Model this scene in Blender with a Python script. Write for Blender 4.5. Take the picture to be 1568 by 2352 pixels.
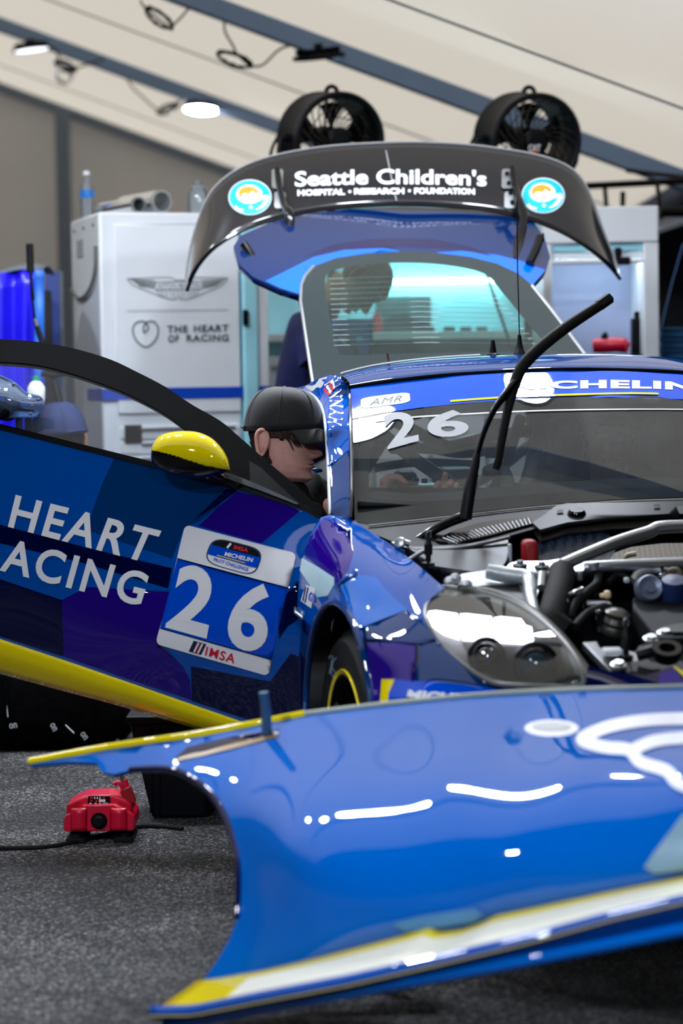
import bpy, bmesh, math, random
import numpy as np
from mathutils import Vector, Matrix
from mathutils.geometry import delaunay_2d_cdt

random.seed(7)
SC = bpy.context.scene
COL = SC.collection
for _o in list(bpy.data.objects):
    bpy.data.objects.remove(_o)

# ------------------------------------------------------------------ camera
FPX, CX, CY = 5000.0, 784.0, 1176.0          # focal length in pixels of the 1568x2352 frame
CAMZ = 1.32
PITCH = math.atan((1176 - 870) / FPX)
ROLL = math.radians(-0.9)
_F = np.array([0, math.cos(PITCH), -math.sin(PITCH)])
_U0 = np.array([0, math.sin(PITCH), math.cos(PITCH)])
_R0 = np.array([1.0, 0, 0])
_R = math.cos(ROLL) * _R0 + math.sin(ROLL) * _U0
_U = -math.sin(ROLL) * _R0 + math.cos(ROLL) * _U0
CAM = np.array([0, 0, CAMZ])
cd = bpy.data.cameras.new('camera')
cam = bpy.data.objects.new('camera', cd)
COL.objects.link(cam)
cam.matrix_world = Matrix(((_R[0], _U[0], -_F[0], CAM[0]), (_R[1], _U[1], -_F[1], CAM[1]), (_R[2], _U[2], -_F[2], CAM[2]), (0, 0, 0, 1)))
cd.sensor_fit = 'HORIZONTAL'
cd.sensor_width = 24.0
cd.lens = FPX / 1568 * 24.0
cd.clip_start = 0.1
cd.clip_end = 200
cd.dof.use_dof = True
cd.dof.focus_distance = 6.6
cd.dof.aperture_fstop = cd.lens / 1000 / 0.036
SC.camera = cam

# ------------------------------------------------------------------ world and exposure
wd = bpy.data.worlds.new('world')
SC.world = wd
wd.use_nodes = True
wd.node_tree.nodes['Background'].inputs[0].default_value = (0.92, 0.96, 1.0, 1)
wd.node_tree.nodes['Background'].inputs[1].default_value = 1.75
SC.view_settings.view_transform = 'Standard'
SC.view_settings.look = 'None'
SC.view_settings.gamma = 1.0
SC.view_settings.use_curve_mapping = False
SC.view_settings.exposure = 0.0
SC.cycles.max_bounces = 10
SC.cycles.transparent_max_bounces = 24
SC.cycles.sample_clamp_indirect = 6.0
LAMP_W = 58.0

# ------------------------------------------------------------------ helpers
def W(u, v, Y):
    d = _F + _R * ((u - CX) / FPX) - _U * ((v - CY) / FPX)
    return CAM + d * (Y / d[1])

def WA(u, v, Y):
    d = _F[None, :] + _R[None, :] * ((np.asarray(u) - CX) / FPX)[:, None] - _U[None, :] * ((np.asarray(v) - CY) / FPX)[:, None]
    return CAM[None, :] + d * (np.asarray(Y) / d[:, 1])[:, None]

def proj(p):
    q = np.asarray(p, float) - CAM
    z = q @ _F
    return CX + FPX * (q @ _R) / z, CY - FPX * (q @ _U) / z

def dep(ctrl):
    """thin-plate surface through (u, v, Y) measuring points, smooth in inverse distance (planes stay planes)"""
    c = np.array(ctrl, float)
    xy = c[:, :2] / 500.0
    val = 1 / c[:, 2]
    n = len(c)
    def ker(a, b):
        r2 = ((a[:, None, :] - b[None, :, :]) ** 2).sum(-1)
        return np.where(r2 > 0, r2 * np.log(np.maximum(r2, 1e-12)), 0)
    K = ker(xy, xy) + 1e-5 * np.eye(n)
    P = np.hstack([np.ones((n, 1)), xy])
    A = np.vstack([np.hstack([K, P]), np.hstack([P.T, np.zeros((3, 3))])])
    s = np.linalg.solve(A, np.concatenate([val, np.zeros(3)]))
    def fn(u, v):
        q = np.stack([np.ravel(u), np.ravel(v)], 1) / 500.0
        r = 1.0 / (ker(q, xy) @ s[:n] + s[n] + s[n + 1] * q[:, 0] + s[n + 2] * q[:, 1])
        return r if np.ndim(u) else float(r[0])
    return fn

def dplane(p, nrm):
    p = np.asarray(p, float); nrm = np.asarray(nrm, float)
    def fn(u, v):
        u, v = np.asarray(u, float), np.asarray(v, float)
        d = _F + _R * ((u - CX) / FPX)[..., None] - _U * ((v - CY) / FPX)[..., None]
        t = ((p - CAM) @ nrm) / (d @ nrm)
        r = t * d[..., 1]
        return r if r.ndim else float(r)
    return fn

def cr(pts, n=6, closed=False):
    """Catmull-Rom smoothing of a polyline"""
    P = [np.array(p, float) for p in pts]
    out = []
    m = len(P)
    rng = range(m if closed else m - 1)
    for i in rng:
        if closed:
            p0, p1, p2, p3 = P[i - 1], P[i], P[(i + 1) % m], P[(i + 2) % m]
        else:
            p0, p1, p2, p3 = P[max(i - 1, 0)], P[i], P[i + 1], P[min(i + 2, m - 1)]
        for k in range(n):
            t = k / n
            out.append(0.5 * (2 * p1 + (p2 - p0) * t + (2 * p0 - 5 * p1 + 4 * p2 - p3) * t * t + (3 * p1 - p0 - 3 * p2 + p3) * t ** 3))
    if not closed:
        out.append(P[-1])
    return out

def inside(pt, poly):
    x, y = pt
    c = False
    j = len(poly) - 1
    for i in range(len(poly)):
        xi, yi = poly[i][0], poly[i][1]; xj, yj = poly[j][0], poly[j][1]
        if (yi > y) != (yj > y) and x < (xj - xi) * (y - yi) / (yj - yi) + xi:
            c = not c
        j = i
    return c

WL = {}
def empty(name, loc, label=None, cat=None, group=None):
    o = bpy.data.objects.new(name, None)
    COL.objects.link(o)
    o.location = loc
    o.empty_display_size = 0.1
    WL[o] = np.array(loc, float)
    tag(o, label, cat, group)
    return o

def tag(o, label=None, cat=None, group=None, kind=None):
    if label: o['label'] = label
    if cat: o['category'] = cat
    if group: o['group'] = group
    if kind: o['kind'] = kind
    return o

def mk(name, verts, faces, mat, parent=None, smooth=True, mi=None, origin=None, angle=None):
    v = np.array(verts, float)
    if origin is None:
        c = (v.min(0) + v.max(0)) / 2
    else:
        c = np.array(origin, float)
    me = bpy.data.meshes.new(name)
    me.from_pydata((v - c).tolist(), [], [list(f) for f in faces])
    for m in (mat if isinstance(mat, (list, tuple)) else [mat]):
        me.materials.append(m)
    if mi is not None:
        me.polygons.foreach_set('material_index', mi)
    if smooth:
        me.polygons.foreach_set('use_smooth', [True] * len(me.polygons))
        if angle:
            me.set_sharp_from_angle(angle=math.radians(angle))
    me.update()
    o = bpy.data.objects.new(name, me)
    COL.objects.link(o)
    WL[o] = c
    if parent is not None:
        o.parent = parent
        o.location = c - WL[parent]
    else:
        o.location = c
    return o

def fixn(o, flip=False):
    bm = bmesh.new(); bm.from_mesh(o.data)
    bmesh.ops.recalc_face_normals(bm, faces=bm.faces)
    if flip:
        bmesh.ops.reverse_faces(bm, faces=bm.faces)
    bm.to_mesh(o.data); bm.free()
    return o

def solid(o, t, off=-1):
    m = o.modifiers.new('thickness', 'SOLIDIFY')
    m.thickness = t; m.offset = off
    m.use_even_offset = False
    return o

def panel(name, outline, fn, mat, parent=None, patches=(), step=14, thick=0.004, off=0.0, holes=(), n=0, closed=True, flat=False):
    """sheet whose edge, seen from the camera, is the measured outline; patches = [(polygon, material index)] share its surface"""
    ol = [np.array(p, float) for p in (cr(outline, n, True) if n else outline)]
    vs = [Vector((p[0], p[1])) for p in ol]
    es = [(i, (i + 1) % len(ol)) for i in range(len(ol))]
    def addpoly(pl):
        b = len(vs)
        for p in pl: vs.append(Vector((p[0], p[1])))
        for i in range(len(pl)): es.append((b + i, b + (i + 1) % len(pl)))
    hs = []
    for h in holes:
        hs.append(h); addpoly(h)
    for pl, _ in patches: addpoly(pl)
    a = np.array(ol)
    u0, v0 = a.min(0); u1, v1 = a.max(0)
    if step:
        uu = np.arange(u0 + step / 2, u1, step); vv = np.arange(v0 + step / 2, v1, step)
        for i, x in enumerate(uu):
            for y in vv:
                vs.append(Vector((x + (step * .01) * ((i % 3) - 1), y)))
    ov, oe, of, _, _, _ = delaunay_2d_cdt(vs, es, [], 0, 0.05)
    fs, mi = [], []
    for f in of:
        c = (sum(ov[i][0] for i in f) / len(f), sum(ov[i][1] for i in f) / len(f))
        if not inside(c, ol) or any(inside(c, h) for h in hs): continue
        k = 0
        for pl, idx in patches:
            if inside(c, pl): k = idx
        fs.append(f); mi.append(k)
    used = sorted({i for f in fs for i in f})
    rm = {j: k for k, j in enumerate(used)}
    P2 = np.array([ov[j] for j in used], float)
    def ev(du, dv):
        u, v = P2[:, 0] + du, P2[:, 1] + dv
        try:
            Y = np.asarray(fn(u, v), float)
            if Y.shape != u.shape: raise ValueError
        except Exception:
            Y = np.array([fn(a, b) for a, b in zip(u, v)])
        return WA(u, v, Y - off)
    V3 = ev(0, 0)
    N3 = np.cross(ev(3, 0) - ev(-3, 0), ev(0, 3) - ev(0, -3))
    N3 /= np.linalg.norm(N3, axis=1)[:, None] + 1e-12
    N3 *= np.sign(np.einsum('ij,ij->i', N3, CAM - V3))[:, None]
    F = []
    for f in fs:
        g = [rm[i] for i in f]
        nrm = np.cross(V3[g[1]] - V3[g[0]], V3[g[2]] - V3[g[0]])
        if nrm @ N3[g[0]] < 0: g = g[::-1]
        F.append(g)
    V, FF, mm = V3, list(F), list(mi)
    nf = len(V3)
    if thick:
        V = np.vstack([V3, V3 - N3 * thick])
        FF += [[i + nf for i in g[::-1]] for g in F]; mm += mi
        ed = {}
        for g, m_ in zip(F, mi):
            for k in range(len(g)):
                a, b = g[k], g[(k + 1) % len(g)]
                if (b, a) in ed: del ed[(b, a)]
                else: ed[(a, b)] = m_
        for (a, b), m_ in ed.items():
            FF.append([b, a, a + nf, b + nf]); mm.append(m_)
    o = mk(name, V, FF, mat, parent, not flat, mm)
    if not flat:
        NN = []
        nF = len(F)
        for k, g in enumerate(FF):
            for i in g:
                NN.append(tuple(N3[i]) if k < nF else (tuple(-N3[i - nf]) if k < 2 * nF else (0.0, 0.0, 0.0)))
        o.data.normals_split_custom_set(NN)
    return o

def ribbon(pts, w, closed=False):
    """2-D outline strip polygons (list of quads) along a polyline"""
    P = [np.array(p[:2], float) for p in pts]
    n = len(P); L, R_ = [], []
    for i in range(n):
        a = P[i - 1] if (i or closed) else P[i]
        b = P[(i + 1) % n] if (i < n - 1 or closed) else P[i]
        t = b - a; t /= (np.linalg.norm(t) + 1e-9)
        nn = np.array([-t[1], t[0]])
        ww = w[i] if isinstance(w, (list, tuple)) else w
        L.append(P[i] + nn * ww / 2); R_.append(P[i] - nn * ww / 2)
    return L, R_

def stroke(name, lines, w, fn, mat, parent, off=0.002, closed=False):
    """flat printed lines lying on a surface"""
    V, F = [], []
    for ln in lines:
        L, R_ = ribbon(ln, w, closed)
        b = len(V); n = len(L)
        for a, c in zip(L, R_):
            V += [W(a[0], a[1], fn(a[0], a[1]) - off), W(c[0], c[1], fn(c[0], c[1]) - off)]
        for i in range(n if closed else n - 1):
            j = (i + 1) % n
            F.append((b + 2 * i, b + 2 * j, b + 2 * j + 1, b + 2 * i + 1))
    return mk(name, V, F, mat, parent, False)

def ell(cx, cy, rx, ry, n=28, rot=0, a0=0, a1=2 * math.pi):
    out = []
    full = abs(a1 - a0 - 2 * math.pi) < 1e-6
    for i in range(n if full else n + 1):
        t = a0 + (a1 - a0) * i / n
        x, y = rx * math.cos(t), ry * math.sin(t)
        out.append((cx + x * math.cos(rot) - y * math.sin(rot), cy + x * math.sin(rot) + y * math.cos(rot)))
    return out

def rrect(u0, v0, u1, v1, r, n=5):
    out = []
    for cx, cy, a in ((u1 - r, v0 + r, -90), (u1 - r, v1 - r, 0), (u0 + r, v1 - r, 90), (u0 + r, v0 + r, 180)):
        for k in range(n + 1):
            t = math.radians(a + 90 * k / n)
            out.append((cx + r * math.cos(t), cy + r * math.sin(t)))
    return out

def bil(quad, s, t):
    a, b, c, d = [np.array(q, float) for q in quad]      # TL TR BR BL
    return (a * (1 - s) + b * s) * (1 - t) + (d * (1 - s) + c * s) * t

def qpoly(quad, poly):
    return [tuple(bil(quad, s, t)) for s, t in poly]

TXT = {}
def textmesh(body, bold=0.0, sp=1.0):
    key = (body, bold, sp)
    if key in TXT: return TXT[key]
    cu = bpy.data.curves.new('t', 'FONT')
    cu.body = body; cu.offset = bold; cu.resolution_u = 5; cu.space_character = sp
    ob = bpy.data.objects.new('t', cu)
    COL.objects.link(ob)
    dg = bpy.context.evaluated_depsgraph_get()
    me = bpy.data.meshes.new_from_object(ob.evaluated_get(dg))
    v = np.array([x.co[:2] for x in me.vertices]); f = [list(p.vertices) for p in me.polygons]
    v -= v.min(0); v /= v.max(0)
    bpy.data.objects.remove(ob); bpy.data.curves.remove(cu); bpy.data.meshes.remove(me)
    TXT[key] = (v, f)
    return TXT[key]

def text(name, body, quad, fn, mat, parent, bold=0.02, off=0.003, warp=None, sp=1.0):
    v, f = textmesh(body, bold, sp)
    V = []
    for x, y in v:
        p = warp(x, 1 - y) if warp else bil(quad, x, 1 - y)
        V.append(W(p[0], p[1], fn(p[0], p[1]) - off))
    V = np.array(V); F = []
    for g in f:
        nrm = np.cross(V[g[1]] - V[g[0]], V[g[2]] - V[g[0]])
        F.append(g if nrm @ (CAM - V[g[0]]) > 0 else g[::-1])
    return mk(name, V, F, mat, parent, False)

def frames(P, closed=False):
    n = len(P); T = []
    for i in range(n):
        a = P[i - 1] if (i or closed) else P[i]; b = P[(i + 1) % n] if (i < n - 1 or closed) else P[i]
        t = b - a; T.append(t / (np.linalg.norm(t) + 1e-12))
    up = np.array([0, 0, 1.0]) if abs(T[0][2]) < .9 else np.array([1.0, 0, 0])
    nrm = np.cross(T[0], up); nrm /= np.linalg.norm(nrm)
    N = []
    for t in T:
        nrm = nrm - t * (nrm @ t); nrm /= np.linalg.norm(nrm); N.append(nrm.copy())
    return T, N

def tubev(pts, r, seg=8, closed=False, flat=1.0):
    P = [np.array(p, float) for p in pts]
    T, N = frames(P, closed)
    V, F = [], []
    n = len(P)
    for i in range(n):
        B = np.cross(T[i], N[i]); rr = r[i] if isinstance(r, (list, tuple, np.ndarray)) else r
        for k in range(seg):
            a = 2 * math.pi * k / seg
            V.append(P[i] + N[i] * math.cos(a) * rr + B * math.sin(a) * rr * flat)
    for i in range(n if closed else n - 1):
        j = (i + 1) % n
        for k in range(seg):
            l = (k + 1) % seg
            F.append((i * seg + k, i * seg + l, j * seg + l, j * seg + k))
    if not closed:
        F.append(tuple(range(seg))[::-1]); F.append(tuple((n - 1) * seg + k for k in range(seg)))
    return V, F

def tube(name, pts, r, mat, parent=None, seg=8, closed=False, n=0, flat=1.0):
    if n: pts = cr(pts, n, closed)
    if n and isinstance(r, (list, tuple)):
        m = len(pts); r = list(np.interp(np.linspace(0, 1, m), np.linspace(0, 1, len(r)), r))
    V, F = tubev(pts, r, seg, closed, flat)
    return mk(name, V, F, mat, parent, True, angle=50)

def merge(parts):
    V, F = [], []
    for v, f in parts:
        b = len(V); V += list(v); F += [tuple(i + b for i in g) for g in f]
    return V, F

def lathev(prof, o, ax, seg=32, capped=True, a0=0.0, a1=2 * math.pi):
    """revolve (radius, along-axis) about the axis through o"""
    o = np.array(o, float); ax = np.array(ax, float); ax /= np.linalg.norm(ax)
    e = np.cross(ax, [0, 0, 1.0]) if abs(ax[2]) < .9 else np.cross(ax, [1.0, 0, 0])
    e /= np.linalg.norm(e); g = np.cross(ax, e)
    full = abs(a1 - a0 - 2 * math.pi) < 1e-6
    V, F = [], []
    m = seg if full else seg + 1
    for r, h in prof:
        for k in range(m):
            a = a0 + (a1 - a0) * k / seg
            V.append(o + ax * h + (e * math.cos(a) + g * math.sin(a)) * r)
    for i in range(len(prof) - 1):
        for k in range(seg):
            l = (k + 1) % m
            F.append((i * m + k, i * m + l, (i + 1) * m + l, (i + 1) * m + k))
    return V, F

def lathe(name, prof, o, ax, mat, parent=None, seg=32, angle=35):
    V, F = lathev(prof, o, ax, seg)
    return fixn(mk(name, V, F, mat, parent, True, angle=angle))

def boxv(c, ex, ey, ez):
    """box from centre and three half-extent vectors"""
    c, ex, ey, ez = [np.array(q, float) for q in (c, ex, ey, ez)]
    V = [c + sx * ex + sy * ey + sz * ez for sz in (-1, 1) for sy in (-1, 1) for sx in (-1, 1)]
    F = [(0, 2, 3, 1), (4, 5, 7, 6), (0, 1, 5, 4), (2, 6, 7, 3), (0, 4, 6, 2), (1, 3, 7, 5)]
    return V, F

def box(name, c, ex, ey, ez, mat, parent=None, bevel=0.0, seg=2):
    if np.isscalar(ex): ex, ey, ez = (ex, 0, 0), (0, ey, 0), (0, 0, ez)
    V, F = boxv(c, ex, ey, ez)
    o = fixn(mk(name, V, F, mat, parent, False))
    if bevel: bev(o, bevel, seg)
    return o

def bev(o, w, seg=2):
    m = o.modifiers.new('edges', 'BEVEL'); m.width = w; m.segments = seg; m.limit_method = 'ANGLE'; m.angle_limit = math.radians(35)
    for p in o.data.polygons: p.use_smooth = True
    o.data.set_sharp_from_angle(angle=math.radians(35))
    return o

def pbox(name, u0, v0, u1, v1, Y, d, mat, parent=None, bevel=0.004, seg=2):
    """box whose front face is measured at distance Y, d deep"""
    a = W(u0, v0, Y); b = W(u1, v1, Y)
    c = (a + b) / 2; c[1] = Y + d / 2
    return box(name, c, abs(b[0] - a[0]) / 2, d / 2, abs(b[2] - a[2]) / 2, mat, parent, bevel, seg)

def prism(name, outline, fn, mat, parent=None, depth=0.05, bevel=0.004, axis=(0, 1, 0)):
    """solid plate: measured outline on a surface, pushed back by depth"""
    P = [W(u, v, fn(u, v)) for u, v in outline]
    ax = np.array(axis, float) * depth
    n = len(P)
    V = P + [p + ax for p in P]
    F = [tuple(range(n)), tuple(range(2 * n - 1, n - 1, -1))] + [(i, i + n, (i + 1) % n + n, (i + 1) % n) for i in range(n)]
    o = fixn(mk(name, V, F, mat, parent, False))
    if bevel: bev(o, bevel)
    return o

def gridv(G):
    G = np.array(G, float); a, b, _ = G.shape
    V = G.reshape(-1, 3)
    F = [(i * b + j, i * b + j + 1, (i + 1) * b + j + 1, (i + 1) * b + j) for i in range(a - 1) for j in range(b - 1)]
    return V, F

def grid(name, G, mat, parent=None, thick=0.0, mi=None, out=None):
    V, F = gridv(G)
    out = CAM if out is None else np.array(out)
    c = V.mean(0); acc = 0
    for f in F[:: max(1, len(F) // 60)]:
        nrm = np.cross(V[f[1]] - V[f[0]], V[f[2]] - V[f[0]]); acc += nrm @ (out - V[f[0]]) / (np.linalg.norm(nrm) + 1e-12)
    if acc < 0: F = [f[::-1] for f in F]
    o = mk(name, V, F, mat, parent, True, mi)
    if thick: solid(o, thick)
    return o

def skin(name, nodes, edges, mat, parent, sub=2, root=0):
    pts = np.array([n[:3] for n in nodes], float)
    o = mk(name, pts, [], mat, parent, False)
    me = o.data
    me.clear_geometry()
    me.from_pydata((pts - WL[o]).tolist(), edges, [])
    if not me.skin_vertices:
        md = o.modifiers.new('skin', 'SKIN')
        if not me.skin_vertices:
            bm = bmesh.new(); bm.from_mesh(me); bm.verts.layers.skin.verify(); bm.to_mesh(me); bm.free()
    else:
        md = o.modifiers.new('skin', 'SKIN')
    for i, sv in enumerate(me.skin_vertices[0].data):
        r = nodes[i][3]
        sv.radius = (r, nodes[i][4] if len(nodes[i]) > 4 else r)
        sv.use_root = (i == root)
    md.use_smooth_shade = True
    s = o.modifiers.new('round', 'SUBSURF'); s.levels = sub; s.render_levels = sub
    return o

def copy_tree(o, shift, parent=None):
    c = o.copy(); COL.objects.link(c)
    WL[c] = WL[o] + np.array(shift, float)
    if parent is None:
        c.location = Vector(WL[c])
    else:
        c.parent = parent
    for ch in [x for x in list(bpy.data.objects) if x.parent == o]:
        copy_tree(ch, shift, c)
    return c

# ------------------------------------------------------------------ materials
def lin(c):
    return tuple(((x / 255) / 12.92 if x / 255 <= .04045 else ((x / 255 + .055) / 1.055) ** 2.4) for x in c[:3]) + (1.0,)

MATS = {}
def M(name, c, rough=0.5, metal=0.0, coat=0.0, var=0.06, scale=6.0, bump=0.0, bscale=200.0, spec=0.5, emit=None, es=0.0, sheen=0.0, alpha=None, crough=0.03, trans=0.0, sss=0.0):
    if name in MATS: return MATS[name]
    m = bpy.data.materials.new(name); m.use_nodes = True
    nt = m.node_tree; b = nt.nodes['Principled BSDF']
    col = lin(c)
    tc = nt.nodes.new('ShaderNodeTexCoord')
    nz = nt.nodes.new('ShaderNodeTexNoise'); nz.inputs['Scale'].default_value = scale; nz.inputs['Detail'].default_value = 4
    nt.links.new(tc.outputs['Object'], nz.inputs['Vector'])
    rp = nt.nodes.new('ShaderNodeValToRGB')
    rp.color_ramp.elements[0].position = .3; rp.color_ramp.elements[1].position = .7
    rp.color_ramp.elements[0].color = tuple(x * (1 - var) for x in col[:3]) + (1,)
    rp.color_ramp.elements[1].color = tuple(min(1, x * (1 + var)) for x in col[:3]) + (1,)
    nt.links.new(nz.outputs['Fac'], rp.inputs['Fac'])
    nt.links.new(rp.outputs['Color'], b.inputs['Base Color'])
    b.inputs['Roughness'].default_value = rough; b.inputs['Metallic'].default_value = metal
    b.inputs['Coat Weight'].default_value = coat; b.inputs['Coat Roughness'].default_value = crough
    b.inputs['Specular IOR Level'].default_value = spec
    b.inputs['Sheen Weight'].default_value = sheen
    b.inputs['Transmission Weight'].default_value = trans
    if sss:
        b.inputs['Subsurface Weight'].default_value = sss
        b.inputs['Subsurface Radius'].default_value = (.01, .004, .002)
    if emit:
        b.inputs['Emission Color'].default_value = lin(emit); b.inputs['Emission Strength'].default_value = es
    if alpha is not None: b.inputs['Alpha'].default_value = alpha
    if bump:
        n2 = nt.nodes.new('ShaderNodeTexNoise'); n2.inputs['Scale'].default_value = bscale; n2.inputs['Detail'].default_value = 3
        nt.links.new(tc.outputs['Object'], n2.inputs['Vector'])
        bp = nt.nodes.new('ShaderNodeBump'); bp.inputs['Strength'].default_value = bump; bp.inputs['Distance'].default_value = .01
        nt.links.new(n2.outputs['Fac'], bp.inputs['Height']); nt.links.new(bp.outputs['Normal'], b.inputs['Normal'])
    MATS[name] = m
    return m

def pane(name, tint, haze=(0, 0, 0), hz=0.0, rough=0.0, ior=1.45, mottle=0.0):
    """thin clear sheet: tinted see-through, Fresnel reflection, optional milky haze, mottled by noise"""
    m = bpy.data.materials.new(name); m.use_nodes = True
    nt = m.node_tree; nt.nodes.clear()
    out = nt.nodes.new('ShaderNodeOutputMaterial')
    tr = nt.nodes.new('ShaderNodeBsdfTransparent'); tr.inputs[0].default_value = lin(tint)
    gl = nt.nodes.new('ShaderNodeBsdfGlossy'); gl.inputs['Roughness'].default_value = rough; gl.inputs[0].default_value = (1, 1, 1, 1)
    fr = nt.nodes.new('ShaderNodeFresnel'); fr.inputs[0].default_value = ior
    mx = nt.nodes.new('ShaderNodeMixShader')
    base = tr.outputs[0]
    if hz or mottle:
        df = nt.nodes.new('ShaderNodeBsdfDiffuse'); df.inputs[0].default_value = lin(haze)
        m2 = nt.nodes.new('ShaderNodeMixShader')
        nz = nt.nodes.new('ShaderNodeTexNoise'); nz.inputs['Scale'].default_value = 7; nz.inputs['Detail'].default_value = 8
        tc = nt.nodes.new('ShaderNodeTexCoord'); nt.links.new(tc.outputs['Object'], nz.inputs['Vector'])
        mp = nt.nodes.new('ShaderNodeMapRange'); mp.inputs['From Min'].default_value = .3; mp.inputs['From Max'].default_value = .75
        mp.inputs['To Min'].default_value = hz; mp.inputs['To Max'].default_value = hz + mottle
        nt.links.new(nz.outputs['Fac'], mp.inputs['Value']); nt.links.new(mp.outputs[0], m2.inputs[0])
        nt.links.new(tr.outputs[0], m2.inputs[1]); nt.links.new(df.outputs[0], m2.inputs[2]); base = m2.outputs[0]
    nt.links.new(fr.outputs[0], mx.inputs[0]); nt.links.new(base, mx.inputs[1]); nt.links.new(gl.outputs[0], mx.inputs[2])
    nt.links.new(mx.outputs[0], out.inputs[0])
    MATS[name] = m
    return m

def glow(name, c, s):
    m = bpy.data.materials.new(name); m.use_nodes = True
    nt = m.node_tree; nt.nodes.clear()
    out = nt.nodes.new('ShaderNodeOutputMaterial'); e = nt.nodes.new('ShaderNodeEmission')
    e.inputs[0].default_value = lin(c); e.inputs[1].default_value = s
    nt.links.new(e.outputs[0], out.inputs[0]); MATS[name] = m
    return m

def weave(name, c1, c2, scale, rough=.25):
    """woven carbon / mesh look"""
    m = bpy.data.materials.new(name); m.use_nodes = True
    nt = m.node_tree; b = nt.nodes['Principled BSDF']
    tc = nt.nodes.new('ShaderNodeTexCoord'); mp = nt.nodes.new('ShaderNodeMapping'); mp.inputs['Rotation'].default_value = (.5, .6, .7)
    ck = nt.nodes.new('ShaderNodeTexChecker'); ck.inputs['Scale'].default_value = scale
    ck.inputs[1].default_value = lin(c1); ck.inputs[2].default_value = lin(c2)
    nt.links.new(tc.outputs['Object'], mp.inputs[0]); nt.links.new(mp.outputs[0], ck.inputs[0]); nt.links.new(ck.outputs[0], b.inputs['Base Color'])
    bp = nt.nodes.new('ShaderNodeBump'); bp.inputs['Strength'].default_value = .5; bp.inputs['Distance'].default_value = .002
    nt.links.new(ck.outputs[1], bp.inputs['Height']); nt.links.new(bp.outputs[0], b.inputs['Normal'])
    b.inputs['Roughness'].default_value = rough; b.inputs['Coat Weight'].default_value = .6
    MATS[name] = m
    return m

def fabric(name, c, tr, trans):
    """tent canvas: woven, lets some daylight through"""
    m = bpy.data.materials.new(name); m.use_nodes = True
    nt = m.node_tree; nt.nodes.clear()
    out = nt.nodes.new('ShaderNodeOutputMaterial')
    d = nt.nodes.new('ShaderNodeBsdfDiffuse'); t = nt.nodes.new('ShaderNodeBsdfTranslucent'); mx = nt.nodes.new('ShaderNodeMixShader')
    tc = nt.nodes.new('ShaderNodeTexCoord'); nz = nt.nodes.new('ShaderNodeTexNoise'); nz.inputs['Scale'].default_value = 1.6; nz.inputs['Detail'].default_value = 8
    mp = nt.nodes.new('ShaderNodeMapping'); mp.inputs['Scale'].default_value = (1, .35, 1)
    rp = nt.nodes.new('ShaderNodeValToRGB'); col = lin(c)
    rp.color_ramp.elements[0].position = .3; rp.color_ramp.elements[1].position = .7
    rp.color_ramp.elements[0].color = tuple(x * .93 for x in col[:3]) + (1,); rp.color_ramp.elements[1].color = tuple(x * 1.05 for x in col[:3]) + (1,)
    nt.links.new(tc.outputs['Object'], mp.inputs[0]); nt.links.new(mp.outputs[0], nz.inputs['Vector']); nt.links.new(nz.outputs['Fac'], rp.inputs['Fac'])
    nt.links.new(rp.outputs[0], d.inputs[0])
    t.inputs[0].default_value = lin(tr)
    bp = nt.nodes.new('ShaderNodeBump'); bp.inputs['Strength'].default_value = .15; bp.inputs['Distance'].default_value = .05
    nt.links.new(nz.outputs['Fac'], bp.inputs['Height']); nt.links.new(bp.outputs[0], d.inputs['Normal'])
    mx.inputs[0].default_value = trans
    nt.links.new(d.outputs[0], mx.inputs[1]); nt.links.new(t.outputs[0], mx.inputs[2]); nt.links.new(mx.outputs[0], out.inputs[0])
    MATS[name] = m
    return m

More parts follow.
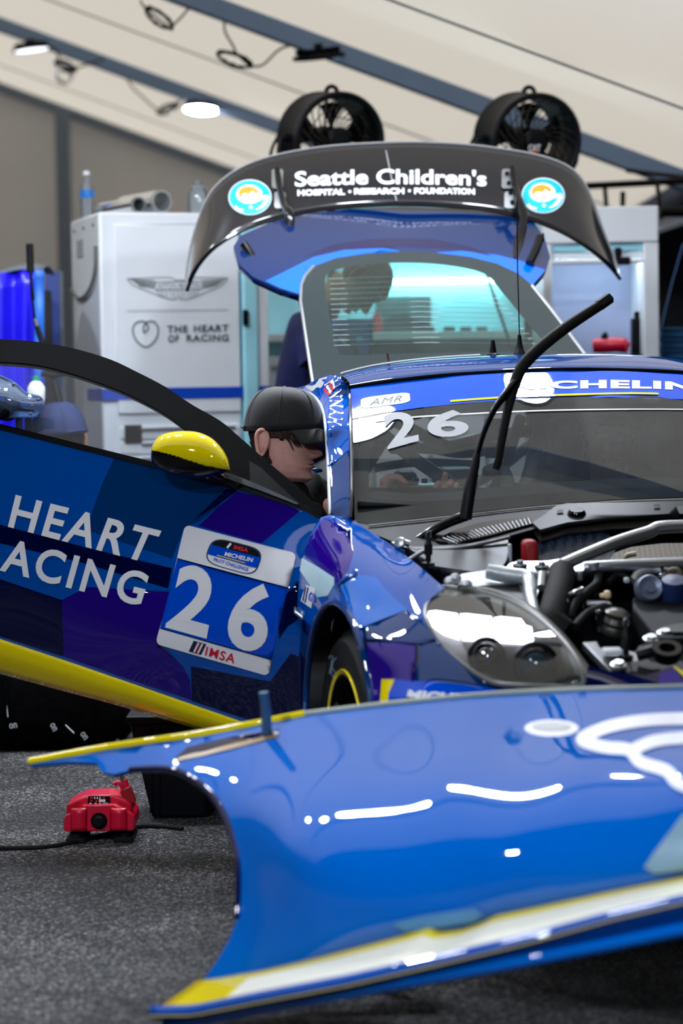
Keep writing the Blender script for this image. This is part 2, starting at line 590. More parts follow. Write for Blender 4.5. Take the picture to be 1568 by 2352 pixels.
def asphalt():
    m = bpy.data.materials.new('asphalt'); m.use_nodes = True
    nt = m.node_tree; b = nt.nodes['Principled BSDF']
    tc = nt.nodes.new('ShaderNodeTexCoord')
    vo = nt.nodes.new('ShaderNodeTexVoronoi'); vo.inputs['Scale'].default_value = 170
    nz = nt.nodes.new('ShaderNodeTexNoise'); nz.inputs['Scale'].default_value = 2.2; nz.inputs['Detail'].default_value = 5
    n3 = nt.nodes.new('ShaderNodeTexNoise'); n3.inputs['Scale'].default_value = 120; n3.inputs['Detail'].default_value = 4
    for x in (vo, nz, n3): nt.links.new(tc.outputs['Object'], x.inputs['Vector'])
    rp = nt.nodes.new('ShaderNodeValToRGB')
    e = rp.color_ramp.elements
    e[0].position = .0; e[0].color = lin((16, 17, 20)); e[1].position = 1; e[1].color = lin((205, 200, 195))
    k = e.new(.4); k.color = lin((50, 52, 57)); k = e.new(.75); k.color = lin((96, 98, 102))
    sep = nt.nodes.new('ShaderNodeSeparateColor')
    nt.links.new(vo.outputs['Color'], sep.inputs[0]); nt.links.new(sep.outputs[0], rp.inputs['Fac'])
    mx = nt.nodes.new('ShaderNodeMix'); mx.data_type = 'RGBA'; mx.blend_type = 'MULTIPLY'; mx.inputs[0].default_value = 1.0
    r2 = nt.nodes.new('ShaderNodeValToRGB'); r2.color_ramp.elements[0].position = .38; r2.color_ramp.elements[1].position = .62
    r2.color_ramp.elements[0].color = (.30, .31, .33, 1); r2.color_ramp.elements[1].color = (1, 1, 1, 1)
    nt.links.new(nz.outputs['Fac'], r2.inputs['Fac'])
    nt.links.new(rp.outputs[0], mx.inputs[6]); nt.links.new(r2.outputs[0], mx.inputs[7]); nt.links.new(mx.outputs[2], b.inputs['Base Color'])
    bp = nt.nodes.new('ShaderNodeBump'); bp.inputs['Strength'].default_value = 1.0; bp.inputs['Distance'].default_value = .012
    ad = nt.nodes.new('ShaderNodeMath'); ad.operation = 'ADD'
    nt.links.new(vo.outputs['Distance'], ad.inputs[0]); nt.links.new(n3.outputs['Fac'], ad.inputs[1])
    nt.links.new(ad.outputs[0], bp.inputs['Height']); nt.links.new(bp.outputs[0], b.inputs['Normal'])
    b.inputs['Roughness'].default_value = .62
    MATS['asphalt'] = m
    return m

def paint(name, c, met=.0):
    m = M(name, c, rough=.5, metal=met, coat=1.0, var=.04, scale=3, spec=.0)
    m.node_tree.nodes['Principled BSDF'].inputs['Coat IOR'].default_value = 1.6
    return m

ROYAL = paint('paint_royal', (0, 78, 172)); DEEP = paint('paint_deep', (0, 52, 112)); NAVY = paint('paint_navy', (2, 8, 58)); PURP = paint('paint_violet', (34, 6, 128))
AZURE = paint('paint_azure', (0, 100, 200)); YEL = paint('paint_yellow', (238, 216, 0), 0); PANELB = paint('panel_blue', (0, 78, 214), 0)
WHITE = M('print_white', (236, 238, 245), .45, var=.02); CREAM = M('stripe_cream', (255, 250, 225), .4, coat=.5, var=.02)
SILVP = M('print_silver', (190, 192, 194), .6, var=.03); GHOST = M('print_ghost', (128, 130, 134), .6, var=.03)
BLACK = M('satin_black', (8, 10, 14), .5, var=.15, spec=.12); GLOSSB = M('gloss_black', (5, 6, 10), .2, coat=.5, var=.1, spec=.2); RUB = M('rubber', (9, 10, 13), .7, var=.2, bump=.1, spec=.25)
MATTB = M('flock_black', (7, 9, 13), .85, var=.2, spec=.1); PLAST = M('black_plastic', (11, 14, 20), .45, var=.1, bump=.05, bscale=400, spec=.18)
CARB = weave('carbon_weave', (14, 22, 36), (52, 66, 90), 150); CARBF = weave('carbon_fine', (16, 16, 18), (46, 44, 42), 260, .4); HEAT = weave('heat_shield', (58, 48, 38), (104, 92, 76), 300, .45)
ALU = M('brushed_alloy', (176, 180, 184), .34, metal=.85, var=.05, scale=14); CHROME = M('chrome', (225, 230, 235), .08, metal=1.0, var=.02)
STEEL = M('bare_steel', (120, 122, 126), .4, metal=.8, var=.12); CAGE = M('cage_grey', (112, 120, 128), .35, coat=.3, var=.04)
RED = M('red_plastic', (214, 0, 52), .38, coat=.25, var=.05); DRED = M('dark_red', (150, 8, 20), .45, var=.1)
SKIN = M('skin', (244, 184, 166), .5, var=.07, scale=40, sss=.08, bump=.04, bscale=500); SKIN2 = M('skin_tan', (222, 158, 110), .5, var=.07, scale=40)
HAIR = M('hair_brown', (58, 36, 26), .6, var=.3, scale=60, bump=.6, bscale=160); HAIRB = M('hair_black', (18, 15, 14), .55, var=.3, scale=60, bump=.5, bscale=160)
LIP = M('lip', (168, 74, 78), .4, var=.05); EYEW = M('eye_white', (225, 222, 218), .2, var=.01); EYED = M('eye_dark', (28, 20, 16), .1, var=.01)
CAPB = M('cap_black', (13, 15, 20), .7, var=.15, bump=.15, bscale=600, sheen=.2); CAPN = M('cap_navy', (22, 38, 84), .8, var=.1, bump=.15, bscale=600)
SHIRTB = M('shirt_black', (10, 11, 15), .8, var=.2, bump=.3, bscale=30); SHIRTN = M('shirt_navy', (16, 26, 84), .75, var=.15, bump=.3, bscale=25); SHIRTP = M('shirt_blue', (70, 120, 200), .7, var=.15, bump=.3, bscale=25)
CABW = M('cabinet_white', (228, 233, 238), .35, coat=.3, var=.02); CABG = M('cabinet_grey', (176, 184, 192), .4, var=.03); CABB = M('cabinet_blue', (10, 70, 190), .35, coat=.3, var=.03)
CYAN = M('panel_cyan', (160, 222, 236), .5, var=.04); INK = M('print_green', (44, 66, 62), .6, var=.05); INKL = M('print_grey', (150, 158, 160), .6, var=.05)
POST = M('post_grey', (98, 108, 122), .45, metal=.3, var=.05); RAFT = M('rafter_alloy', (112, 134, 164), .45, metal=.35, var=.05)
WALLF = fabric('wall_canvas', (176, 172, 168), (150, 145, 140), .18); ROOFF = fabric('roof_canvas', (226, 219, 208), (232, 220, 204), .5)
DARKF = M('dark_awning', (34, 48, 78), .8, var=.1); DARKW = M('dark_wall', (58, 62, 72), .8, var=.08)
BLUEBIN = M('bin_blue', (20, 96, 150), .5, var=.06); BLUETARP = M('tarp_blue', (30, 20, 225), .35, var=.25, scale=3, coat=.4); BLUELT = M('tarp_light', (60, 130, 245), .4, var=.2)
LAMPG = glow('lamp_diffuser', (255, 255, 255), 14.0); LEDG = glow('headlight_led', (244, 240, 255), 9.0)
WSG = pane('windscreen_glass', (214, 222, 224), (140, 150, 155), .05, mottle=.06); HATG = pane('hatch_glass', (150, 196, 186), (120, 140, 135), .04, mottle=.03)  # windscreen haze puts a milky grey reflection into the glass colour
CLEAR = pane('clear_sheet', (238, 242, 246), (200, 215, 235), .02, mottle=.03); SCOOPM = pane('clear_moulding', (210, 224, 245), (170, 200, 245), .10, mottle=.25, ior=1.7)
LENS = pane('lamp_lens', (225, 228, 230), (150, 152, 150), .06, mottle=.06); BOTTLE = pane('bottle_clear', (226, 234, 240), (210, 220, 230), .12, mottle=.15)
FRIT = M('glass_border', (34, 43, 45), .15, var=.05, spec=.35)

# ================================================================== THE SETTING
YB = 24.0
RA, RB = W(0, 190, YB), W(530, 385, YB)
RK = (RB[2] - RA[2]) / (RB[0] - RA[0])
def roofz(x): return RA[2] + RK * (x - RA[0])
RN = np.array([-RK, 0, 1.0]); RN /= np.linalg.norm(RN)
ROOFD = dplane(RA, RN)
EAVE, RIDGE = 2.0, -5.6
YF = 4.6            # the off-white roof ends here; an added dark awning in front dims reflections
def quadplane(name, pts, mat, nu=1, nv=1, kind='structure'):
    a, b, c, d = [np.array(p, float) for p in pts]
    G = [[(a * (1 - s) + b * s) * (1 - t) + (d * (1 - s) + c * s) * t for s in np.linspace(0, 1, nu + 1)] for t in np.linspace(0, 1, nv + 1)]
    V, F = gridv(G)
    o = mk(name, V, F, mat, None, False)
    return tag(o, kind=kind)
floor = quadplane('floor', [(-9, -6, 0), (8, -6, 0), (8, 26, 0), (-9, 26, 0)], asphalt())
tag(floor, 'dark speckled asphalt ground under the tent', 'floor')
ceil = quadplane('ceiling', [(RIDGE, YF, roofz(RIDGE)), (EAVE, YF, roofz(EAVE)), (EAVE, YB, roofz(EAVE)), (RIDGE, YB, roofz(RIDGE))], ROOFF)
tag(ceil, 'sloping off-white canvas tent roof', 'ceiling')
c2 = quadplane('ceiling', [(-9, YF, roofz(RIDGE) - 1.9), (RIDGE, YF, roofz(RIDGE)), (RIDGE, YB, roofz(RIDGE)), (-9, YB, roofz(RIDGE) - 1.9)], ROOFF)
tag(c2, 'far slope of the canvas tent roof beyond the ridge', 'ceiling')
tag(quadplane('ceiling_blocker', [(-9, -6, roofz(RIDGE) - 1.0), (EAVE, -6, roofz(EAVE) + .3), (EAVE, YF, roofz(EAVE)), (-9, YF, roofz(RIDGE) - .2)], DARKF), 'unseen dark blue awning added over the front to dim reflections', 'awning')  # unseen awning, invented to keep reflections in the paint dark
wb = mk('wall_back', [(-9, YB, 0), (EAVE, YB, 0), (EAVE, YB, roofz(EAVE)), (RIDGE, YB, roofz(RIDGE)), (-9, YB, roofz(RIDGE) - 1.9)], [(0, 1, 2, 3, 4)], WALLF, None, False)
tag(wb, 'grey canvas end wall of the tent', 'wall', kind='structure')
tag(quadplane('wall_left', [(-9, -6, 0), (-9, YB, 0), (-9, YB, roofz(RIDGE) + .4), (-9, -6, roofz(RIDGE) + .4)], DARKW), 'unseen dark side wall far to the left, added to block daylight', 'wall')  # unseen wall, raised and darkened to keep daylight out of the door's reflection
tag(quadplane('wall_front', [(-9, -6, 0), (8, -6, 0), (8, -6, 6), (-9, -6, 6)], DARKW), 'unseen dark wall added behind the camera to dim reflections', 'wall')  # added so the glossy paint mirrors something dark
# neighbouring dark tent on the right
tag(quadplane('ceiling_right', [(EAVE, -6, roofz(EAVE) + .02), (8, -6, 4.1), (8, 24, 4.1), (EAVE, 24, roofz(EAVE) + .02)], DARKF), 'dark blue awning of the neighbouring tent at right', 'awning')
tag(quadplane('wall_right', [(EAVE, 19, 0), (8, 19, 0), (8, 19, 4.2), (EAVE, 19, 2.3)], DARKW), 'dim grey wall of the neighbouring tent at right', 'wall')
tag(quadplane('wall_side', [(8, -6, 0), (8, 24, 0), (8, 24, 4.2), (8, -6, 4.2)], DARKW), 'dim far side wall of the neighbouring tent', 'wall')
# scalloped canvas valance along the eave
G = []
for t in np.linspace(0, 1, 160):
    y = -5.9 + t * 27.7
    G.append([(EAVE, y, roofz(EAVE)), (EAVE + .012 * math.sin(y * 9), y, roofz(EAVE) - .10 - .035 * abs(math.sin(y * 5)))])
v = grid('trim_1', G, DARKF, None, .004)
tag(v, 'hanging scalloped valance along the tent eave', 'valance', kind='structure')

def beam_y(u, v): return ROOFD(u, v)
YR1, YR2 = beam_y(784, 327), beam_y(784, 98)
BAY = YR1 - YR2
rafters = []
for i, (yy, lab) in enumerate(((YB - .12, 'alloy rafter along the top of the end wall'), (YR1, 'alloy roof rafter carrying the lit round lamp'), (YR2, 'alloy roof rafter above the fans, carrying the unlit round lamp'),
                               (YR2 - BAY, 'alloy roof rafter overhead in front of the car'), (YF + .1, 'alloy roof rafter at the front edge of the white roof'))):
    a = np.array([RIDGE, yy, roofz(RIDGE)]); b = np.array([EAVE, yy, roofz(EAVE)])
    ax = (b - a) / 2
    r = box('roof_rafter', (a + b) / 2 - RN * .06, ax, (0, .045, 0), RN * .055, RAFT if i else POST, None, .008)
    tag(r, lab, 'rafter', 'roof rafters', 'structure')
    rafters.append(r)
# canvas seams: welded strips
for i, (u, vv) in enumerate(((784, 246), (784, -44), (784, 436))):
    yy = beam_y(u, vv)
    a = np.array([RIDGE, yy, roofz(RIDGE)]); b = np.array([EAVE, yy, roofz(EAVE)])
    s = box('canvas_seam', (a + b) / 2 - RN * .006, (b - a) / 2, (0, .015, 0), RN * .004, M('seam_grey', (138, 140, 146), .7, var=.05), ceil, 0)
# wall post and base
p = W(141, 300, 23.6)
tag(box('wall_post', (p[0], 23.7, roofz(p[0]) / 2 - .03), .075, .075, roofz(p[0]) / 2 - .06, POST, None, .01), 'grey upright tent post against the end wall', 'post', kind='structure')

# ------------------------------------------------------------------ lamps
def ufo(px, Y, label, tilt=(0.1, -0.16), drop=0.11, glowm=LAMPG, r=.15):
    c = W(px[0], px[1], Y)
    top = roofz(c[0])
    root = empty('pendant_lamp', tuple(c), label, 'lamp', 'round hanging lamps')
    ax = np.array([tilt[0], tilt[1], -1.0]); ax /= np.linalg.norm(ax)
    lathe('housing', [(0, -.07), (.04, -.07), (.045, -.025), (.08, -.022), (r * .8, -.012), (r, -.006), (r, .012), (r * .93, .014), (r * .9, .006), (0, .006)], c, ax, BLACK, root)
    e = np.cross(ax, [0, 1, 0]); e /= np.linalg.norm(e); g = np.cross(ax, e)
    parts = []
    for k in range(14):
        t = 2 * math.pi * k / 14
        d = e * math.cos(t) + g * math.sin(t); q = np.cross(ax, d)
        parts.append(boxv(c + d * .085 - ax * .03, d * .045, q * .003, ax * .015))
    V, F = merge(parts); mk('heat_sink', V, F, BLACK, root, False)
    V, F = lathev([(0, .0105), (r * .88, .0105), (r * .88, .0085), (0, .0085)], c, ax, 28)
    fixn(mk('diffuser', V, F, glowm, root, False))
    h = np.array([c[0], c[1], c[2] + .045])
    tube('eye_bolt', [h, h + (0, 0, .02), h + (.012, 0, .035), h + (0, 0, .05), h + (-.012, 0, .035), h + (0, 0, .02)], .004, STEEL, root, 6, n=3)
    z1 = max(h[2] + .06, top - .09)
    tube('hanger', [h + (0, 0, .045), (c[0], c[1], z1)], .004, STEEL, root, 6)
    return root
DIM = glow('lamp_diffuser_dim', (235, 240, 250), 1.2)
LIT = glow('lamp_diffuser_lit', (235, 243, 255), LAMP_W / (math.pi * math.pi * .15 ** 2))
LIT_FILL = glow('lamp_diffuser_fill', (235, 243, 255), 1.9 * LAMP_W / (math.pi * math.pi * .15 ** 2))  # stronger diffuser for the added fill lamps near the camera
ufo((462, 250), YR1, 'lit white round lamp hanging from the rafter left of the fans', (-.05, -.16), glowm=LIT)
ufo((733, 128), YR2, 'unlit black round lamp hanging high above the left fan', (.10, .22), glowm=DIM)
ufo((72, 112), YR1 - .3, 'dim round lamp hanging at the upper left corner', (.12, .05), glowm=glow('lamp_diffuser_half', (240, 245, 255), 3.0))
for x, yy, dz, lab in ((-.01, 7.45, .32, 'lit round lamp overhead above the windscreen'), (.85, 7.6, .075, 'lit round lamp fixed close under the roof above the car'), (-1.55, 7.3, .32, 'added round lamp above the open door, brightening the cabinets'), (-2.6, 8.4, .32, 'added round lamp far left of the open door, out of view'),  # both lamps by the open door are added to brighten the cabinets
                       (-.95, YR2 - BAY, .32, 'lit round lamp overhead on the front rafter'), (-1.7, 2.6, 1.0, 'added fill lamp under the front awning left of the camera'), (.2, 1.4, .5, 'added fill lamp under the front awning above the camera')):  # both lamps under the awning are added fill for door and nose
    c = np.array([x, yy, roofz(x) - dz])
    root = ufo((784, 400), 5.0, lab, (0, 0), glowm=LIT if yy > 4.5 else LIT_FILL)
    root.location = Vector(c); WL[root] = c
def cable(name, pts, Y, r, mat, label, n=6, cat='cable', group='lamp cables'):
    P = [W(p[0], p[1], Y + (p[2] if len(p) > 2 else 0)) for p in pts]
    o = tube(name, P, r, mat, None, 7, n=n)
    return tag(o, label, cat, group)
def _hook(u, v, Y, lab):
    tag(tube('roof_hook', [W(u, v, Y), W(u + 6, v + 10, Y), W(u + 12, v + 22, Y)], .012, GREYC, None, 6, n=3), lab, 'hook', 'roof hooks')
def loops(cx, cy, rx, ry, ang, turns, wob=3):
    out = []
    for i in range(int(turns * 12)):
        t = 2 * math.pi * i / 12
        x = rx * math.cos(t) + wob * math.sin(i * 1.7); y = ry * math.sin(t) + wob * math.cos(i * 2.3)
        out.append((cx + x * math.cos(ang) - y * math.sin(ang), cy + x * math.sin(ang) + y * math.cos(ang), .004 * (i % 9) - .02))
    return out
GREYC = M('cable_grey', (104, 106, 98), .6, var=.1)
_hook(633, 42, YR2, 'small grey hook on the roof rafter above the fans'); _hook(376, 184, YR1, 'small grey hook on the rafter beside the lit lamp')
cable('lamp_cable', [(322, 0), (335, 20)] + loops(365, 42, 36, 13, .65, 3) + [(400, 55), (420, 35), (449, 0)], YR2, .006, RUB, 'coiled black lamp cable at the top edge left of centre')
cable('lamp_cable', [(508, 0), (516, 30), (516, 70), (535, 105), (545, 125)] + loops(538, 137, 40, 13, .35, 3) + [(580, 152), (605, 148), (640, 115), (675, 103), (705, 108), (722, 118)], YR2, .0065, RUB, 'black cable coiled beside the unlit lamp')
cable('lamp_cable', [(278, 148), (300, 195), (330, 225), (365, 252)] + loops(385, 250, 24, 9, -.4, 2.5) + [(405, 238), (430, 222), (460, 220), (470, 232)], YR1, .0075, GREYC, 'grey cable looping down to the lit lamp')
cable('lamp_cable', [(100, 105), (122, 110), (135, 130), (140, 142)] + loops(150, 152, 24, 10, .4, 2.5) + [(170, 155), (200, 148), (240, 135)], YR1 - .2, .008, RUB, 'black cable bundle beside the dim corner lamp')
tr = empty('tape_roll', tuple(W(147, 172, YR1 - .2)), 'white tape ring hanging from the corner lamp cable', 'tape')
V, F = lathev([(.075, -.018), (.075, .018), (.05, .018), (.05, -.018), (.075, -.018)], W(147, 172, YR1 - .2), (.5, -.8, .2), 24)
fixn(mk('ring', V, F, WHITE, tr, True, angle=40))

# ------------------------------------------------------------------ background cabinets
def frame_at(u, Y, phi):
    o = W(u, 900, Y); o[2] = 0
    a = np.array([math.cos(phi), math.sin(phi), 0]); b = np.array([-math.sin(phi), math.cos(phi), 0])
    return o, a, b
def along_to(o, a, u, z=1.2):
    lo, hi = 0.0, 6.0
    for _ in range(50):
        m = (lo + hi) / 2
        if proj(o + a * m + np.array([0, 0, z]))[0] < u: lo = m
        else: hi = m
    return lo
ZU = np.array([0, 0, 1.0])
def cbox(name, o, a, b, a0, a1, b0, b1, z0, z1, mat, parent, bevel=.006):
    c = o + a * (a0 + a1) / 2 + b * (b0 + b1) / 2 + ZU * (z0 + z1) / 2
    return box(name, c, a * (a1 - a0) / 2, b * (b1 - b0) / 2, ZU * (z1 - z0) / 2, mat, parent, bevel)
def zat(u, v, fn): return W(u, v, fn(u, v))[2]
o1, a1, b1 = frame_at(235, 9.8, math.radians(19))
CF = dplane(o1, -b1)
wA = along_to(o1, a1, 556); TOP = W(236, 486, 9.8)[2]
cabA = empty('tool_cabinet', tuple(o1 + a1 * wA / 2 + b1 * .3), 'tall white tool cabinet with printed door and blue stripe', 'cabinet')
cbox('body', o1, a1, b1, 0, wA, 0.002, .6, .06, TOP, CABW, cabA, .012)
dl, dr = along_to(o1, a1, 270), along_to(o1, a1, 552)
zd0, zd1 = zat(400, 948, CF), zat(400, 518, CF)
dA = cbox('door', o1, a1, b1, dl, dr, -.012, .004, zd0, zd1, CABW, cabA, .004)
stroke('door_gap', [[(269, 518), (280, 948), (551, 944)], [(269, 518), (553, 513)]], 2.2, CF, INKL, cabA, .004)
OFF = .017
# winged emblem outlines
wing = [[(292, 640), (392, 637), (402, 643), (430, 643), (436, 637), (523, 638)], [(523, 638), (515, 650), (498, 661), (478, 669), (452, 680), (430, 688), (415, 688), (409, 681), (403, 688), (388, 687), (360, 677), (330, 665), (305, 655), (292, 640)],
        [(357, 648), (462, 646), (462, 664), (357, 666), (357, 648)]]
for k in range(5):
    wing.append([(300 + 5 * k, 642 + 3.6 * k), (356, 645 + 4.2 * k)]); wing.append([(518 - 5 * k, 641 + 3.6 * k), (463, 645 + 4.2 * k)])
for k in range(11):
    x = 360 + 9.6 * k; wing.append([(x, 667), (409 + (x - 409) * (.78 if abs(k - 5) > 2 else .6), 678 + 8 * (1 - abs(k - 5) / 7) - (4 if k == 5 else 0))])
stroke('wing_emblem', wing, 1.5, CF, INK, dA, OFF)
text('emblem_lettering', 'ASTON MARTIN', [(361, 651), (458, 649), (458, 661), (361, 663)], CF, INKL, dA, .01, OFF)
stroke('divider_line', [[(291, 714), (524, 711)]], 1.6, CF, INKL, dA, OFF)
heart = cr([(338, 759), (332, 764), (329, 758), (331, 748), (335, 741), (325, 738), (312, 742), (305, 755), (308, 773), (318, 788), (334, 797), (350, 789), (361, 773), (363, 754), (355, 740), (343, 738), (336, 742), (341, 752), (338, 759)], 5)
stroke('heart_emblem', [heart], 3.2, CF, INK, dA, OFF)
for _w, _u0, _u1, _v in (('THE', 384, 431, 748), ('HEART', 445, 525, 746.5), ('OF', 386, 411, 770), ('RACING', 428, 525, 768.5)):
    text('door_lettering', _w, [(_u0, _v), (_u1, _v - 1), (_u1, _v + 15.5), (_u0, _v + 16.5)], CF, INK, dA, .03, OFF, sp=1.15)
zs0, zs1 = zat(400, 916, CF), zat(400, 890, CF)
cbox('blue_stripe', o1, a1, b1, -.003, wA + .003, -.016, .3, zs0, zs1, CABB, cabA, 0)
zprev = zat(400, 972, CF)
for k in range(6):
    z1 = zprev - .012; z0 = z1 - (.055 if k < 3 else .15)
    dw = cbox('drawer', o1, a1, b1, dl + .01, wA - .02, -.014, .1, z0, z1, CABW, cabA, .004)
    cbox('handle', o1, a1, b1, dl + .1, wA - .04, -.03, -.014, z1 - .014, z1 - .004, ALU, dw, .003)
    zprev = z0
cbox('badge', o1, a1, b1, along_to(o1, a1, 283), along_to(o1, a1, 322), -.022, -.01, zat(300, 1018, CF), zat(300, 976, CF), BLACK, cabA, .002)
cbox('plinth', o1, a1, b1, .03, wA - .03, .03, .55, 0, .06, PLAST, cabA, 0)
for k in range(3):
    q = o1 + b1 * (.1 + .2 * k) + ZU * (TOP - .05) - a1 * .002
    V, F = lathev([(0, .006), (.008, .005), (.009, 0)], q, -a1, 12); mk('bolt', V, F, STEEL, cabA, True)
sd = dplane(o1 - a1 * .003, -a1)
prt = cbox('side_print', o1, a1, b1, -.004, -.001, .32, .45, TOP - .18, TOP - .1, INKL, cabA, 0)
tube('side_cable', [o1 - a1 * .012 + b1 * bb + ZU * zz for bb, zz in ((.56, TOP - .32), (.4, TOP - .37), (.2, TOP - .35), (.05, TOP - .27), (.02, TOP - .15))], .008, GREYC, cabA, 6, n=5)
# alloy upright and second cabinet
u0 = along_to(o1, a1, 558); u1 = along_to(o1, a1, 592)
up = empty('alloy_upright', tuple(o1 + a1 * (u0 + u1) / 2 + b1 * .05), 'alloy upright between the white cabinets with black latch', 'upright')
cbox('post', o1, a1, b1, u0, u1, -.03, .08, 0, TOP - .02, CYAN, up, .01)
cbox('latch', o1, a1, b1, u0 - .004, u0 + .02, -.05, -.03, zat(560, 748, CF), zat(560, 712, CF), BLACK, up, .004)
u2 = along_to(o1, a1, 620)
cabB = empty('tool_cabinet', tuple(o1 + a1 * (u1 + u2) / 2 + b1 * .3), 'narrow white cabinet right of the alloy upright, blue stripe', 'cabinet')
cbox('body', o1, a1, b1, u1 + .004, u2, 0, .5, 0, TOP, CABW, cabB, .01)
cbox('blue_stripe', o1, a1, b1, u1 + .004, u2 + .003, -.008, .2, zs0, zs1, CABB, cabB, 0)
# pale panel wall behind the car, with framed picture and shelf
YM = 10.95
STRIP = glow('strip_light', (225, 245, 255), 26.0)
def mbox(name, u0, v0, u1, v1, Y, d, mat, parent, bevel=.005): return pbox(name, u0, v0, u1, v1, Y, d, mat, parent, bevel)
pb = W(905, 1500, YM)
bench = empty('pit_bench', (pb[0], YM, 0), 'pale cyan pit bench wall seen through the raised rear window', 'bench')
l, r_ = W(600, 900, YM)[0], W(1236, 900, YM)[0]
tz = W(900, 470, YM)[2]
box('back_panel', ((l + r_) / 2, YM + .03, tz / 2), (r_ - l) / 2, .03, tz / 2, CYAN, bench, 0)
sz = W(900, 772, YM - .3)[2]
box('worktop', ((l + r_) / 2, YM - .16, sz), (r_ - l) / 2, .16, .02, CABW, bench, .005)
nd = 5
for k in range(nd):
    x0 = l + (r_ - l) * k / nd; x1 = l + (r_ - l) * (k + 1) / nd
    dd = box('bench_door', ((x0 + x1) / 2, YM - .27, sz / 2 - .03), (x1 - x0) / 2 - .006, .02, sz / 2 - .06, CABW, bench, .006)
    box('handle', ((x0 + x1) / 2, YM - .3, sz - .14), .08, .012, .008, ALU, dd, .003)
box('light_strip', (W(990, 645, YM)[0], YM - .05, W(990, 647, YM)[2]), .36, .02, .012, STRIP, bench, .004)
pic = empty('framed_picture', tuple(W(925, 735, YM - .01)), 'dark grey car picture on the pale panel, seen through the rear glass', 'picture')
mbox('print', 862, 682, 990, 788, YM - .023, .018, M('photo_grey', (66, 92, 100), .5, var=.25, scale=9), pic, .002)
fnp = lambda u, v: YM - .02
mk('car_print', [W(u, v, YM - .027) for u, v in [(868, 760), (870, 742), (885, 735), (905, 724), (935, 722), (955, 735), (985, 742), (986, 762)]], [tuple(range(8))], M('photo_dark', (26, 38, 44), .5, var=.2, scale=20), pic, False)
for k, u in enumerate((985, 1032, 1070, 1107)):
    tag(mbox('small_box', u - 13, 750, u + 13, 769.5, YM - .3, .06, M('box_teal', (70, 100, 104), .6), None, .006), 'small grey box on the bench worktop, number %s from the left' % ['one', 'two', 'three', 'four'][k], 'box', 'small boxes on the bench')
rb = empty('red_bottle', tuple(W(866, 772, YM - .2)), 'small red canister on the bench beside the standing man', 'canister')
q = W(866, 768, YM - .2); lathe('body', [(0, 0), (.025, 0), (.025, .08), (.012, .1), (.012, .115), (0, .115)], q, (0, 0, 1), RED, rb, 16)
# open-fronted bay at right
Y3 = 10.0
rx = W(1495, 700, Y3)
bay = empty('open_cabinet', (W(1360, 800, Y3)[0], Y3 + .2, 0), 'white open-fronted cabinet frame at right with roller rail', 'cabinet')
def fullbox(name, u0, u1, v0, v1, Y, d, mat, parent, floor=False, bev_=.008):
    a = W((u0 + u1) / 2, v0, Y); b = W((u0 + u1) / 2, v1, Y)
    x0, x1 = W(u0, v0, Y)[0], W(u1, v0, Y)[0]
    z1, z0 = a[2], 0 if floor else b[2]
    return box(name, ((x0 + x1) / 2, Y + d / 2, (z0 + z1) / 2), (x1 - x0) / 2, d / 2, (z1 - z0) / 2, mat, parent, bev_)
fullbox('side_post', 1476, 1512, 478, 900, Y3, .45, CABW, bay, True)
fullbox('side_post', 1244, 1266, 478, 900, Y3, .45, CABW, bay, True)
fullbox('top_beam', 1244, 1512, 474, 558, Y3 - .01, .5, CABW, bay)
fullbox('roller_rail', 1266, 1478, 560, 578, Y3 + .02, .05, CYAN, bay)
fullbox('roller_rail', 1266, 1478, 580, 594, Y3 + .03, .05, CABW, bay)
fullbox('roller_rail', 1266, 1478, 596, 606, Y3 - .02, .04, CABW, bay)
fullbox('strip_light', 1275, 1465, 601, 606, Y3 + .12, .03, STRIP, bay, False, 0)
fullbox('back_panel', 1262, 1476, 600, 830, Y3 + .42, .02, M('panel_lavender', (150, 158, 186), .45, var=.08, scale=4), bay, True, 0)
fullbox('worktop', 1266, 1476, 815, 835, Y3, .42, BLACK, bay)
fullbox('rail_latch', 1405, 1448, 590, 608, Y3 - .05, .05, BLACK, bay); fullbox('rail_latch', 1412, 1428, 568, 590, Y3 - .04, .04, BLACK, bay)
t1 = empty('power_drill', tuple(W(1405, 815, Y3 + .1)), 'red cordless power tool lying on the open cabinet worktop', 'power tool')
q = W(1405, 812, Y3 + .1)
lathe('body', [(0, -.09), (.03, -.088), (.036, -.05), (.034, .02), (.028, .06), (.014, .07), (0, .09)], q + (0, 0, .04), (1, -.15, .03), RED, t1, 18)
lathe('motor', [(0, 0), (.03, .002), (.034, .04), (.02, .05), (0, .05)], q + (.03, .02, .035), (.9, -.4, 0), M('pink_red', (235, 20, 90), .3, coat=.4), t1, 16)
tube('grip', [q + (-.03, 0, .03), q + (-.035, 0, .075), q + (-.02, 0, .085)], .018, BLACK, t1, 8, n=3)
t2 = empty('tool_holster', tuple(W(1460, 815, Y3 + .2)), 'black tool sleeve standing at the right of the open cabinet', 'tool')
fullbox('sleeve', 1452, 1474, 730, 815, Y3 + .12, .08, BLACK, t2); fullbox('strap', 1456, 1470, 715, 731, Y3 + .14, .02, BLACK, t2)
